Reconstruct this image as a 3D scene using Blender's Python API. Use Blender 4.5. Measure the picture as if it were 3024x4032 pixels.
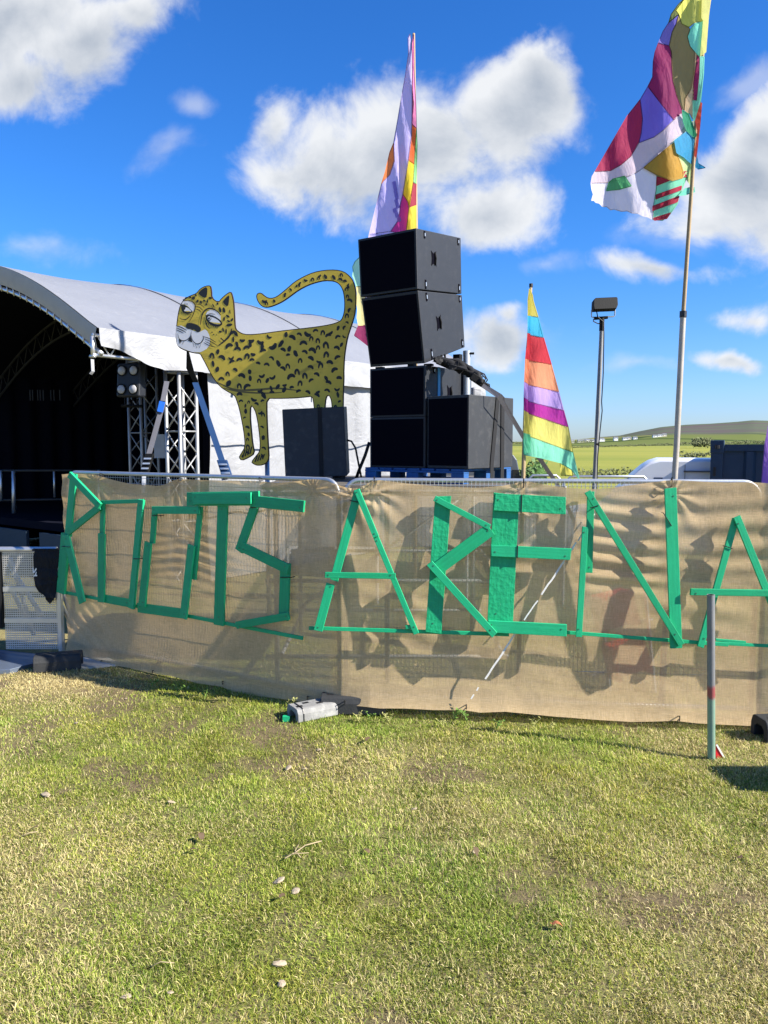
import bpy, bmesh, math, random
import numpy as np
from mathutils import Vector, Matrix
from mathutils.geometry import tessellate_polygon

random.seed(7); RNG = np.random.default_rng(11)
for o in list(bpy.data.objects): bpy.data.objects.remove(o)
S = bpy.context.scene
C = S.collection
R = math.radians

# ------------------------------------------------------------------ camera
H, FPX, PITCH = 2.33, 3028.0, R(5.1)
cp, sp = math.cos(PITCH), math.sin(PITCH)
cam = bpy.data.objects.new('camera', bpy.data.cameras.new('camera')); C.objects.link(cam)
cam.location = (0, 0, H); cam.rotation_euler = (math.pi/2 - PITCH, 0, 0)
cam.data.sensor_fit = 'HORIZONTAL'; cam.data.sensor_width = 36.0
cam.data.lens = 36.0*FPX/3024; cam.data.clip_start = 0.05; cam.data.clip_end = 20000
S.camera = cam
S.render.resolution_x, S.render.resolution_y = 768, 1024

# ------------------------------------------------------------------ sun, exposure
SUN_AZ, SUN_EL = R(-20), R(35)
SUNV = Vector((math.cos(SUN_EL)*math.cos(SUN_AZ), math.cos(SUN_EL)*math.sin(SUN_AZ), math.sin(SUN_EL)))
sl = bpy.data.lights.new('sun', 'SUN'); sl.energy = 4.8; sl.angle = R(0.5); sl.color = (1.0, 0.93, 0.82)
so = bpy.data.objects.new('sun', sl); C.objects.link(so); so.location = (30, -12, 25)
so.rotation_euler = SUNV.to_track_quat('Z', 'Y').to_euler()
S.view_settings.view_transform = 'Standard'; S.view_settings.look = 'None'
S.view_settings.exposure = 1.42; S.view_settings.gamma = 1.0; S.view_settings.use_curve_mapping = False

def ray(sx, sy):
    dx, dy = (sx-1512)/FPX, (2016-sy)/FPX
    return Vector((dx, cp+dy*sp, -sp+dy*cp))
def at(sx, sy, Y):
    d = ray(sx, sy); return Vector((0, 0, H)) + d*(Y/d.y)
def on_ground(sx, sy, z=0.0):
    d = ray(sx, sy); return Vector((0, 0, H)) + d*((z-H)/d.z)
def on_plane(sx, sy, p, n):
    d = ray(sx, sy); o = Vector((0, 0, H)); return o + d*((p-o).dot(n)/d.dot(n))
def z_at(sy, Y):
    dy = (2016-sy)/FPX; return H + Y*(-sp+dy*cp)/(cp+dy*sp)
def crop(x0, y0, k): return lambda x, y: (x0+k*x, y0+k*y)
c1 = crop(0, 1000, .4822); c2 = crop(600, 1000, .5425); c3 = crop(1300, 850, .5425); c4 = crop(2000, 1000, .6172)
c5 = crop(0, 1800, .6028); c6 = crop(900, 1800, .6028); c7 = crop(1700, 1800, .5425); c8 = crop(2300, 1850, .5652)
f1 = crop(2250, 0, .4666); f2 = crop(1300, 100, .5875); f3 = crop(1900, 1100, .3843)
c9 = crop(1650, 1350, .3014); c10 = crop(0, 2100, .3014)

# ------------------------------------------------------------------ node helpers
class NT:
    def __init__(s, tree): s.t = tree; s.n = tree.nodes; s.l = tree.links
    def add(s, typ, ins=None, **kw):
        nd = s.n.new(typ)
        for k, v in kw.items(): setattr(nd, k, v)
        for k, v in (ins or {}).items():
            sock = nd.inputs[k]
            if isinstance(v, bpy.types.NodeSocket): s.l.new(v, sock)
            else: sock.default_value = v
        return nd
    def math(s, op, a, b=None, c=None, clamp=False):
        ins = {0: a}
        if b is not None: ins[1] = b
        if c is not None: ins[2] = c
        return s.add('ShaderNodeMath', ins, operation=op, use_clamp=clamp).outputs[0]
    def mix(s, f, a, b, blend='MIX'):
        return s.add('ShaderNodeMix', {0: f, 6: a, 7: b}, data_type='RGBA', blend_type=blend).outputs[2]
    def smooth(s, v, a, b, lo=0.0, hi=1.0):
        return s.add('ShaderNodeMapRange', {0: v, 1: a, 2: b, 3: lo, 4: hi}, interpolation_type='SMOOTHSTEP').outputs[0]
    def noise(s, vec, scale, detail=4, rough=.55, dist=0.0, col=False):
        nd = s.add('ShaderNodeTexNoise', {'Scale': scale, 'Detail': detail, 'Roughness': rough, 'Distortion': dist})
        if vec is not None: s.l.new(vec, nd.inputs['Vector'])
        return nd.outputs[1 if col else 0]
    def mapping(s, vec, loc=(0,0,0), rot=(0,0,0), scale=(1,1,1), typ='POINT'):
        return s.add('ShaderNodeMapping', {'Vector': vec, 'Location': loc, 'Rotation': rot, 'Scale': scale}, vector_type=typ).outputs[0]
def rgb(r, g, b):
    f = lambda c: (c/255/12.92 if c/255 <= .04045 else ((c/255+.055)/1.055)**2.4)
    return (f(r), f(g), f(b), 1.0)
def lin(r, g, b): return (r, g, b, 1.0)

# ------------------------------------------------------------------ sky
W = bpy.data.worlds.new('World'); S.world = W; W.use_nodes = True
wt = NT(W.node_tree); wt.n.clear()
tc = wt.add('ShaderNodeTexCoord').outputs['Generated']
sky = wt.add('ShaderNodeTexSky', sky_type='NISHITA', sun_disc=False, sun_elevation=SUN_EL, sun_rotation=R(90)-SUN_AZ,
             altitude=0.0, air_density=1.0, dust_density=0.35, ozone_density=3.0)
sxyz = wt.add('ShaderNodeSeparateXYZ', {0: tc})
yy = wt.math('MAXIMUM', wt.math('ABSOLUTE', sxyz.outputs[1]), 0.08)
uu = wt.math('DIVIDE', sxyz.outputs[0], yy); vv = wt.math('DIVIDE', sxyz.outputs[2], yy)
uv = wt.add('ShaderNodeCombineXYZ', {0: uu, 1: vv, 2: 0.0}).outputs[0]
def uv_of(sx, sy): d = ray(sx, sy); return d.x/d.y, d.z/d.y
# cloud banks: centre, half sizes, turn (degrees), weight, in the photograph's pixels
BANKS = [(40, 40, 560, 300, -8, 1.0), (300, 170, 330, 190, -30, 1.0), (90, 300, 260, 170, 0, .85), (560, 40, 190, 110, -20, .8),
         (1600, 590, 560, 270, -12, 1.0), (1960, 430, 330, 230, -25, 1.05), (2120, 320, 190, 170, 0, 1.0), (1340, 650, 330, 230, -10, .95),
         (1900, 850, 260, 200, 0, .95), (1075, 500, 90, 130, 10, .62), (1080, 700, 170, 110, 0, .6),
         (2960, 730, 270, 250, -15, 1.0), (3010, 560, 210, 190, 0, 1.0), (2780, 880, 300, 110, 0, .72), 
         (2590, 1055, 300, 60, 4, .66), (1960, 1310, 220, 115, 0, .92), (2010, 1240, 110, 60, 0, .9), (2850, 1412, 170, 45, 0, .66),
         (2950, 1250, 200, 50, 0, .42),
         (3400, 900, 500, 260, 0, 1.0), (-700, 500, 500, 240, 0, 1.0), (4100, 300, 420, 260, 0, .9), (600, -700, 700, 260, 10, .9), (2300, -900, 500, 240, -10, .9)]
FAINT = [(780, 375, 100, 60, 0, .9), (640, 590, 190, 90, -35, 1.0), (110, 1000, 300, 80, 0, .9), (2480, 1450, 260, 45, 0, .9), (2950, 1250, 220, 50, 0, .8), (2130, 1060, 170, 55, 0, .8), (2950, 330, 190, 100, -20, 1.1), (2190, 190, 110, 90, -30, .8), (1960, 1350, 420, 110, 0, .9), (2700, 930, 330, 90, 0, .9)]
warp = wt.noise(uv, 5.0, 4, .55, 0, True)
wv = wt.add('ShaderNodeVectorMath', {0: warp, 1: (.5, .5, .5)}, operation='SUBTRACT').outputs[0]
wv = wt.add('ShaderNodeVectorMath', {0: wv, 3: 0.085}, operation='SCALE').outputs[0]
uvw = wt.add('ShaderNodeVectorMath', {0: uv, 1: wv}, operation='ADD').outputs[0]
dens = None; low = None
for (bx, by, hx, hy, rot, wgt) in BANKS:
    u0, v0 = uv_of(bx, by)
    m = wt.mapping(uvw, (u0, v0, 0), (0, 0, R(-rot)), (hx/FPX, hy/FPX, 1), 'TEXTURE')
    ln = wt.add('ShaderNodeVectorMath', {0: m}, operation='LENGTH').outputs[1]
    d = wt.math('MULTIPLY', wt.math('SUBTRACT', 1.25, ln), wgt)
    h = wt.math('MULTIPLY', wt.add('ShaderNodeSeparateXYZ', {0: m}).outputs[1], wt.math('MAXIMUM', d, 0.0))
    dens = d if dens is None else wt.math('SMOOTH_MAX', dens, d, 0.25)
    low = h if low is None else wt.math('ADD', low, h)
dens2 = None
for (bx, by, hx, hy, rot, wgt) in FAINT:
    u0, v0 = uv_of(bx, by)
    ln = wt.add('ShaderNodeVectorMath', {0: wt.mapping(uvw, (u0, v0, 0), (0, 0, R(-rot)), (hx/FPX, hy/FPX, 1), 'TEXTURE')}, operation='LENGTH').outputs[1]
    d = wt.math('MULTIPLY', wt.math('SUBTRACT', 1.2, ln), wgt)
    dens2 = d if dens2 is None else wt.math('MAXIMUM', dens2, d)
nz = wt.noise(uv, 7.5, 10, .60, .3)
nz2 = wt.noise(wt.mapping(uv, (-.022, -.03, 0)), 7.5, 10, .60, .3)
big = wt.noise(uv, 3.1, 3, .5)
d = wt.math('ADD', wt.math('MAXIMUM', dens, -0.7), wt.math('MULTIPLY', wt.math('SUBTRACT', nz, .5), 2.1))
mask = wt.smooth(d, 0.12, 0.78)
mask2 = wt.smooth(wt.math('ADD', wt.math('MAXIMUM', dens2, -.7), wt.math('MULTIPLY', wt.math('SUBTRACT', nz, .5), 2.6)), .2, 1.3, 0.0, .42)
mask = wt.math('MAXIMUM', mask, mask2)
mask = wt.math('MULTIPLY', mask, wt.smooth(sxyz.outputs[2], 0.0, 0.06))
edge = wt.smooth(d, 0.45, 1.55)
relief = wt.math('MULTIPLY', wt.math('SUBTRACT', nz, nz2), 1.9)
lit = wt.math('ADD', wt.math('SUBTRACT', 0.90, wt.math('MULTIPLY', edge, 0.78)), relief)
lit = wt.math('ADD', lit, wt.math('MULTIPLY', low, 0.42))
lit = wt.math('ADD', lit, wt.math('MULTIPLY', wt.math('SUBTRACT', big, .5), 0.5), clamp=True)
ccol = wt.mix(lit, lin(2.25, 2.6, 3.1), lin(5.2, 5.3, 5.4))
skyc = wt.add('ShaderNodeHueSaturation', {'Saturation': 1.25, 'Value': 1.0, 'Color': sky.outputs[0]}).outputs[0]
skyc = wt.mix(1.0, skyc, wt.mix(wt.smooth(sxyz.outputs[2], 0.0, 0.30), lin(.60, .76, 1.22), lin(.46, .82, 1.24)), 'MULTIPLY')
fin = wt.mix(wt.math('MULTIPLY', mask, .96), skyc, ccol)
bg = wt.add('ShaderNodeBackground', {0: fin, 1: 0.066})
wt.l.new(bg.outputs[0], wt.add('ShaderNodeOutputWorld').inputs[0])

# ------------------------------------------------------------------ materials
def new_mat(name):
    m = bpy.data.materials.new(name); m.use_nodes = True; t = NT(m.node_tree); t.n.clear()
    return m, t
def out(t, shader): t.l.new(shader, t.add('ShaderNodeOutputMaterial').inputs[0])
def pmat(name, col, rough=.6, metal=0.0, var=.18, vs=6.0, bump=.15, bs=70.0, spec=.4, dirt=None, dirt_s=3.0, dirt_k=.5, stretch=None):
    m, t = new_mat(name)
    co = t.add('ShaderNodeTexCoord').outputs['Object']
    if stretch: co = t.mapping(co, scale=stretch)
    n1 = t.noise(co, vs, 6, .6)
    f = t.math('ADD', 1.0-var, t.math('MULTIPLY', n1, 2*var))
    colr = t.mix(1.0, lin(*col), t.add('ShaderNodeCombineColor', {0: f, 1: f, 2: f}).outputs[0], 'MULTIPLY')
    if dirt:
        k = t.smooth(t.noise(co, dirt_s, 7, .65), .48, .72)
        colr = t.mix(t.math('MULTIPLY', k, dirt_k), colr, lin(*dirt))
    b = t.add('ShaderNodeBsdfPrincipled', {'Base Color': colr, 'Roughness': rough, 'Metallic': metal, 'Specular IOR Level': spec})
    if bump:
        bn = t.add('ShaderNodeBump', {'Strength': bump, 'Distance': .01, 'Height': t.noise(co, bs, 5, .6)})
        t.l.new(bn.outputs[0], b.inputs['Normal'])
    out(t, b.outputs[0]); return m
def cloth(name, col, trans=.45, rough=.75, wrinkle=.35, ws=9.0, thin=0.0):
    m, t = new_mat(name)
    co = t.add('ShaderNodeTexCoord').outputs['Object']
    n1 = t.noise(co, 4, 5, .6)
    f = t.math('ADD', .86, t.math('MULTIPLY', n1, .28))
    colr = t.mix(1.0, lin(*col), t.add('ShaderNodeCombineColor', {0: f, 1: f, 2: f}).outputs[0], 'MULTIPLY')
    h = t.math('ADD', t.noise(t.mapping(co, rot=(0, .5, 0), scale=(1, 1, .35)), ws, 3, .5, 1.0), t.math('MULTIPLY', t.noise(t.mapping(co, rot=(0, -.6, 0), scale=(1, 1, .4)), ws*2.3, 2, .5, .8), .35))
    bn = t.add('ShaderNodeBump', {'Strength': wrinkle, 'Distance': .08, 'Height': h}).outputs[0]
    df = t.add('ShaderNodeBsdfPrincipled', {'Base Color': colr, 'Roughness': rough, 'Specular IOR Level': .25, 'Normal': bn})
    tr = t.add('ShaderNodeBsdfTranslucent', {'Color': colr, 'Normal': bn})
    sh = t.add('ShaderNodeMixShader', {0: trans, 1: df.outputs[0], 2: tr.outputs[0]}).outputs[0]
    if thin: sh = t.add('ShaderNodeMixShader', {0: thin, 1: sh, 2: t.add('ShaderNodeBsdfTransparent').outputs[0]}).outputs[0]
    out(t, sh); return m

# ------------------------------------------------------------------ object helpers
def link(name, me, mat=None, parent=None, **props):
    o = bpy.data.objects.new(name, me); C.objects.link(o)
    if mat is not None and me is not None and not me.materials: me.materials.append(mat)
    if parent is not None: o.parent = parent
    for k, v in props.items(): o[k] = v
    return o
def root_loc(p):
    v = Vector((0, 0, 0))
    while p is not None: v += p.location; p = p.parent
    return v
class MB:
    def __init__(s): s.v = []; s.f = []
    def add(s, vs, fs):
        k = len(s.v); s.v += [Vector(x) for x in vs]; s.f += [tuple(i+k for i in f) for f in fs]; return s
    def hexa(s, p):      # 8 points: bottom ring 0-3, top ring 4-7
        return s.add(p, [(3,2,1,0), (4,5,6,7), (0,1,5,4), (1,2,6,5), (2,3,7,6), (3,0,4,7)])
    def box(s, c, a, b, d):   # half vectors
        c, a, b, d = Vector(c), Vector(a), Vector(b), Vector(d)
        if a.cross(b).dot(d) < 0: b = -b
        return s.hexa([c-a-b-d, c+a-b-d, c+a+b-d, c-a+b-d, c-a-b+d, c+a-b+d, c+a+b+d, c-a+b+d])
    def abox(s, x0, x1, y0, y1, z0, z1):
        return s.box(((x0+x1)/2, (y0+y1)/2, (z0+z1)/2), ((x1-x0)/2, 0, 0), (0, (y1-y0)/2, 0), (0, 0, (z1-z0)/2))
    def tube(s, pts, r, n=8, caps=True):
        pts = [Vector(p) for p in pts]; m = len(pts); base = len(s.v)
        rr = r if isinstance(r, (list, tuple)) else [r]*m
        prev = None
        for i, p in enumerate(pts):
            t = (pts[min(i+1, m-1)]-pts[max(i-1, 0)]).normalized()
            if prev is None:
                x = t.cross(Vector((0, 0, 1)));  x = t.cross(Vector((1, 0, 0))) if x.length < .1 else x
            else: x = prev - t*prev.dot(t)
            x.normalize(); prev = x; y = t.cross(x)
            for k in range(n):
                a = 2*math.pi*k/n; s.v.append(p + (x*math.cos(a)+y*math.sin(a))*rr[i])
        for i in range(m-1):
            for k in range(n):
                a, b = base+i*n+k, base+i*n+(k+1) % n
                s.f.append((a, b, b+n, a+n))
        if caps:
            s.f.append(tuple(base+k for k in range(n))[::-1]); s.f.append(tuple(base+(m-1)*n+k for k in range(n)))
        return s
    def ribbon(s, pts, w, th, side):   # flat strap along pts; side: width direction
        pts = [Vector(p) for p in pts]; base = len(s.v)
        for i, p in enumerate(pts):
            t = (pts[min(i+1, len(pts)-1)]-pts[max(i-1, 0)]).normalized()
            sd = Vector(side); sd = (sd - t*sd.dot(t)).normalized(); nn = t.cross(sd)
            s.v += [p-sd*w/2-nn*th/2, p+sd*w/2-nn*th/2, p+sd*w/2+nn*th/2, p-sd*w/2+nn*th/2]
        for i in range(len(pts)-1):
            a = base+4*i
            for k in range(4): s.f.append((a+k, a+(k+1) % 4, a+4+(k+1) % 4, a+4+k))
        e = base+4*(len(pts)-1)
        s.f += [(base+3, base+2, base+1, base), (e, e+1, e+2, e+3)]
        return s
    def prism(s, front, off):     # 3D polygon and an offset vector
        n = len(front); off = Vector(off); front = [Vector(p) for p in front]
        tris = tessellate_polygon([front])
        k = len(s.v); s.v += front + [p+off for p in front]
        s.f += [tuple(k+i for i in t) for t in tris] + [tuple(k+n+i for i in t[::-1]) for t in tris]
        s.f += [(k+i, k+n+i, k+n+(i+1) % n, k+(i+1) % n) for i in range(n)]
        return s
    def poly(s, pts):
        pts = [Vector(p) for p in pts]; k = len(s.v); s.v += pts
        s.f += [tuple(k+i for i in t) for t in tessellate_polygon([pts])]; return s
    def build(s, name, mat, parent=None, smooth=False, bevel=0, fix=True, **props):
        off = root_loc(parent)
        me = bpy.data.meshes.new(name); me.from_pydata([tuple(v-off) for v in s.v], [], s.f)
        if fix:
            bm = bmesh.new(); bm.from_mesh(me); bmesh.ops.recalc_face_normals(bm, faces=bm.faces); bm.to_mesh(me); bm.free()
        if smooth:
            me.polygons.foreach_set('use_smooth', [True]*len(me.polygons))
        me.update()
        o = link(name, me, mat, parent, **props)
        if smooth == 'auto':
            me.set_sharp_from_angle(angle=R(40))
        if bevel:
            b = o.modifiers.new('bevel', 'BEVEL'); b.width = bevel; b.segments = 2; b.limit_method = 'ANGLE'; b.angle_limit = R(40)
        return o
def thing(name, label, cat, loc=(0, 0, 0), group=None):
    o = bpy.data.objects.new(name, None); C.objects.link(o); o.location = loc; o.empty_display_size = .1
    o['label'] = label; o['category'] = cat
    if group: o['group'] = group
    return o
def tag(o, label, cat, group=None):
    o['label'] = label; o['category'] = cat
    if group: o['group'] = group
    return o
def copy_tree(o, parent=None):
    c = o.copy(); C.objects.link(c)
    if parent is not None: c.parent = parent
    for ch in list(o.children): copy_tree(ch, c)
    return c
def vnoise(x, y, seed=0):      # value noise on arrays, 0..1
    xi, yi = np.floor(x).astype(np.int64), np.floor(y).astype(np.int64); xf, yf = x-xi, y-yi
    def hsh(a, b):
        n = (a*374761393 + b*668265263 + seed*974711) & 0xffffffff
        n = ((n ^ (n >> 13))*1274126177) & 0xffffffff
        return ((n ^ (n >> 16)) & 0xffff)/65535.0
    u, v = xf*xf*(3-2*xf), yf*yf*(3-2*yf)
    return (hsh(xi, yi)*(1-u)+hsh(xi+1, yi)*u)*(1-v) + (hsh(xi, yi+1)*(1-u)+hsh(xi+1, yi+1)*u)*v
def fbm(x, y, o=4, seed=0):
    s, a, tot = 0, 1.0, 0
    for k in range(o): s = s + a*vnoise(x*2**k, y*2**k, seed+k); tot += a; a *= .5
    return s/tot
# ================================================================== THE SETTING
# --- ground: one sheet to the horizon, finer near the camera
def dry_map(x, y):      # 0 green .. 1 straw
    n = fbm(x*.55+3, y*.55, 4, 3)
    d = (n-.5)*1.6 + .20 + .30*np.clip((x-.2)/1.5, 0, 1)*np.clip((6.4-y)/2.2, 0, 1)
    d = d + .65*np.exp(-(((x+3.3)/1.0)**2+((y-7.35)/.55)**2)) + .30*np.exp(-(((x-2.4)/.9)**2+((y-5.7)/.5)**2))
    d = d - .28*np.exp(-(((x+.9)/1.1)**2+((y-4.3)/.7)**2)) - .35*np.exp(-(((y-6.3)/.45)**2))*(x < 2.0)*(x > -1.8)
    return np.clip(d, 0, 1)
def bare_map(x, y):     # 1 = bare soil
    n = fbm(x*2.1+9, y*2.1+4, 4, 21); k = fbm(x*.5, y*.5+7, 3, 40)
    v = n*.80 + k*.35 + .16*np.exp(-(((x+.9)/1.3)**2+((y-5.4)/.7)**2))
    return np.clip((v-.652)/.12, 0, 1)*.85
mgr, t = new_mat('turf_soil')
co = t.add('ShaderNodeTexCoord').outputs['Object']
at_dry = t.add('ShaderNodeAttribute', attribute_name='dry').outputs['Fac']
at_bare = t.add('ShaderNodeAttribute', attribute_name='bare').outputs['Fac']
g1 = t.mix(t.noise(co, 26, 6, .7), lin(.10, .12, .03), lin(.26, .27, .075))
g2 = t.mix(t.noise(co, 34, 6, .7), lin(.27, .21, .095), lin(.46, .38, .19))
sl_ = t.mix(t.noise(co, 30, 6, .7), lin(.065, .047, .030), lin(.22, .165, .10))
gc = t.mix(at_dry, g1, g2)
gc = t.mix(t.smooth(t.noise(co, 60, 5, .7), .45, .62), gc, sl_)
gc = t.mix(at_bare, gc, sl_)
far = t.add('ShaderNodeSeparateXYZ', {0: co}).outputs[1]
fld = t.mix(t.noise(t.mapping(co, scale=(.02, .25, 1)), 1.0, 5, .6), lin(.17, .19, .03), lin(.31, .295, .065))
fld = t.mix(t.math('MULTIPLY', t.smooth(t.noise(t.mapping(co, scale=(.006, .012, 1)), 1.0, 3, .5), .4, .7), .55), fld, lin(.11, .16, .025))
gc = t.mix(t.smooth(far, 22, 40), gc, fld)
b = t.add('ShaderNodeBsdfPrincipled', {'Base Color': gc, 'Roughness': .95, 'Specular IOR Level': .1})
bn = t.add('ShaderNodeBump', {'Strength': .9, 'Distance': .02, 'Height': t.noise(co, 45, 6, .7)})
t.l.new(bn.outputs[0], b.inputs['Normal']); out(t, b.outputs[0])
def grid_axis(parts):
    a = []
    for lo, hi, st in parts: a += list(np.arange(lo, hi, st))
    return np.array(a + [parts[-1][1]])
gx = grid_axis([(-7000, -800, 700), (-800, -60, 74), (-60, -6, 3), (-6, 6, .08), (6, 60, 3), (60, 800, 74), (800, 7000, 700)])
gy = grid_axis([(-600, -20, 58), (-20, 1, 2), (1, 9, .08), (9, 30, 1.5), (30, 300, 15), (300, 2000, 170), (2000, 9000, 700)])
GX, GY = np.meshgrid(gx, gy)
def ground_z(x, y):
    near = np.clip(1-np.maximum(np.abs(x)-5, 0)/2, 0, 1)*np.clip((y-.5)/1, 0, 1)*np.clip((9-y)/1.5, 0, 1)
    return near*((fbm(x*2.2, y*2.2, 4, 5)-.5)*.05 + (fbm(x*.6, y*.6, 2, 15)-.5)*.05 - .012)
GZ = ground_z(GX, GY)
nx, ny = len(gx), len(gy)
idx = np.arange(nx*ny).reshape(ny, nx)
gf = np.stack([idx[:-1, :-1], idx[:-1, 1:], idx[1:, 1:], idx[1:, :-1]], -1).reshape(-1, 4)
me = bpy.data.meshes.new('ground'); me.from_pydata(np.stack([GX, GY, GZ], -1).reshape(-1, 3).tolist(), [], gf.tolist())
for nm, arr in (('dry', dry_map(GX, GY)), ('bare', bare_map(GX, GY))):
    a = me.attributes.new(nm, 'FLOAT', 'POINT'); a.data.foreach_set('value', arr.reshape(-1).astype(np.float32))
me.polygons.foreach_set('use_smooth', [True]*len(me.polygons))
link('ground', me, mgr, kind='structure')

# --- hills on the horizon
prof = [(1000, 1742), (1900, 1741), (2030, 1739), (2250, 1732), (2340, 1722), (2440, 1714), (2520, 1697), (2600, 1682), (2700, 1673), (2800, 1668), (2900, 1661), (2960, 1655), (3024, 1657), (3150, 1664), (3400, 1690), (3900, 1725), (4800, 1741)]
def hill_z(x, y):
    u = x/np.maximum(y, 1)*FPX*1.004+1512
    py = np.interp(u, [p[0] for p in prof], [p[1] for p in prof])
    crest = (1745-py)/FPX*2600 + 2.3
    s = np.clip((y-650)/(2600-650), 0, 1); s = s**1.15
    b_ = np.clip((4200-y)/1500, 0, 1)
    return crest*s*b_*(1+.06*(fbm(x/260, y/400, 3, 8)-.5)) - .6*np.clip((700-y)/100, 0, 1)
hy = np.concatenate([np.arange(600, 2600, 45), np.arange(2600, 4300, 150)]); hu = np.linspace(-.35, 1.15, 230)
HU, HY = np.meshgrid(hu, hy); HX = HU*HY; HZ = hill_z(HX, HY)
idx = np.arange(HX.size).reshape(HX.shape)
hf = np.stack([idx[:-1, :-1], idx[:-1, 1:], idx[1:, 1:], idx[1:, :-1]], -1).reshape(-1, 4)
me = bpy.data.meshes.new('hills'); me.from_pydata(np.stack([HX, HY, HZ], -1).reshape(-1, 3).tolist(), [], hf.tolist())
me.polygons.foreach_set('use_smooth', [True]*len(me.polygons))
mh, t = new_mat('heath_and_fields')
co = t.add('ShaderNodeTexCoord').outputs['Object']
sz = t.add('ShaderNodeSeparateXYZ', {0: co})
vor = t.add('ShaderNodeTexVoronoi', {'Vector': t.mapping(co, scale=(1/230, 1/420, 0)), 'Scale': 1.0}, feature='F1')
cell = t.add('ShaderNodeSeparateColor', {0: vor.outputs['Color']}).outputs[0]
fieldc = t.mix(t.smooth(cell, .35, .6), lin(.12, .145, .05), lin(.24, .24, .075))
edge = t.add('ShaderNodeTexVoronoi', {'Vector': t.mapping(co, scale=(1/230, 1/420, 0)), 'Scale': 1.0}, feature='DISTANCE_TO_EDGE').outputs['Distance']
fieldc = t.mix(t.smooth(edge, .03, .07), lin(.05, .075, .03), fieldc)
heath = t.mix(t.noise(t.mapping(co, scale=(1, 1, 4)), .006, 6, .6), lin(.075, .095, .062), lin(.115, .125, .095))
heath = t.mix(t.smooth(t.noise(co, .0035, 4, .5), .5, .62), heath, lin(.10, .085, .085))
kz = t.smooth(t.math('ADD', sz.outputs[2], t.math('MULTIPLY', t.noise(co, .004, 3, .5), 14)), 20, 30)
b = t.add('ShaderNodeBsdfPrincipled', {'Base Color': t.mix(kz, fieldc, heath), 'Roughness': 1.0, 'Specular IOR Level': 0.0})
out(t, b.outputs[0]); link('hills', me, mh, kind='structure')

# --- leafy masses (hedges, bushes): many leaf-sized faces spread through a volume
m_hedge = pmat('hedge_leaves', (.10, .115, .045), .8, 0, .4, .8, 0)
m_bush = pmat('bush_leaves', (.06, .13, .025), .6, 0, .45, 6, 0)
def leafy(name, pts, size, mat, n, parent=None, label=None, cat=None, group=None):
    """pts: list of (centre, radii); n leaves in all"""
    vs, fs = [], []
    for i in range(n):
        c, r = pts[random.randrange(len(pts))]
        d = Vector((random.gauss(0, 1), random.gauss(0, 1), random.gauss(0, 1))).normalized()*random.random()**.4
        p = Vector(c)+Vector((d.x*r[0], d.y*r[1], d.z*r[2]))
        if p.z < 0.02: p.z = .02+random.random()*.1*r[2]
        a = Vector((random.gauss(0, 1), random.gauss(0, 1), random.gauss(0, 1))).normalized(); b_ = a.orthogonal().normalized()
        s_ = size*(.6+.8*random.random()); k = len(vs)
        vs += [p-a*s_, p-b_*s_*.45, p+a*s_, p+b_*s_*.45]; fs.append((k, k+1, k+2, k+3))
    mb = MB(); mb.v = vs; mb.f = fs
    o = mb.build(name, mat, parent, fix=False)
    if label: tag(o, label, cat, group)
    return o
def hedge(x0, y0, x1, y1, Y, h, label, dip=0):
    a, b_ = at(x0, y0, Y), at(x1, y1, Y)
    L = (b_-a).length; n = max(6, int(L/(h*1.5))); pts = []
    for i in range(n+1):
        p = a.lerp(b_, i/n); hh = h*random.uniform(.6, 1.25)
        pts.append(((p.x, p.y+random.uniform(-h, h), max(p.z, 0)+hh*.45), (h*1.1, h, hh*.6)))
    leafy('hedge', pts, h*.28, m_hedge, min(2600, n*60), label=label, cat='hedge', group='hedges between the far fields')
hedge(2225, 1764, 2680, 1752, 300, .8, 'thin brown-green hedge along the top of the bright field left of the tall pole')
hedge(2680, 1750, 3400, 1742, 330, 1.3, 'darker bushy hedge above the bright field right of the tall pole')
hedge(2250, 1880, 2500, 1866, 34, .3, 'low rough bank of weeds behind the van windscreen')
hedge(2690, 1803, 2860, 1790, 90, .7, 'short dark strip of hedge beside the blue container')
hedge(2010, 1747, 2330, 1741, 560, 1.5, 'faint dark hedge line in front of the village')
p = at(2765, 1737, 350); leafy('round_bush', [((p.x+dx_, p.y, p.z-.5), (2.6, 2.5, 2.3)) for dx_ in (-2.5, 0, 2.5)], .7, m_hedge, 500, label='round dark bush on the hedge line right of the tall pole', cat='bush')
p = at(2085, 1868, 12.5)
bt = thing('leafy_bush', 'green leafy bush behind the small banner pole', 'bush', (p.x, p.y, 0))
leafy('foliage', [((p.x+random.uniform(-.24, .2), p.y+random.uniform(-.3, .3), random.uniform(1.0, 1.93)), (.18, .25, .2)) for _ in range(16)], .045, m_bush, 2600, bt)
m_bark = pmat('bark', (.10, .07, .045), .9)
mb = MB()
for k in range(6): mb.tube([(p.x, p.y, 0), (p.x+random.uniform(-.1, .1), p.y, .8), (p.x+random.uniform(-.25, .25), p.y+random.uniform(-.2, .2), 1.75)], [.025, .018, .006], 5)
mb.build('stem', m_bark, bt)

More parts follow.
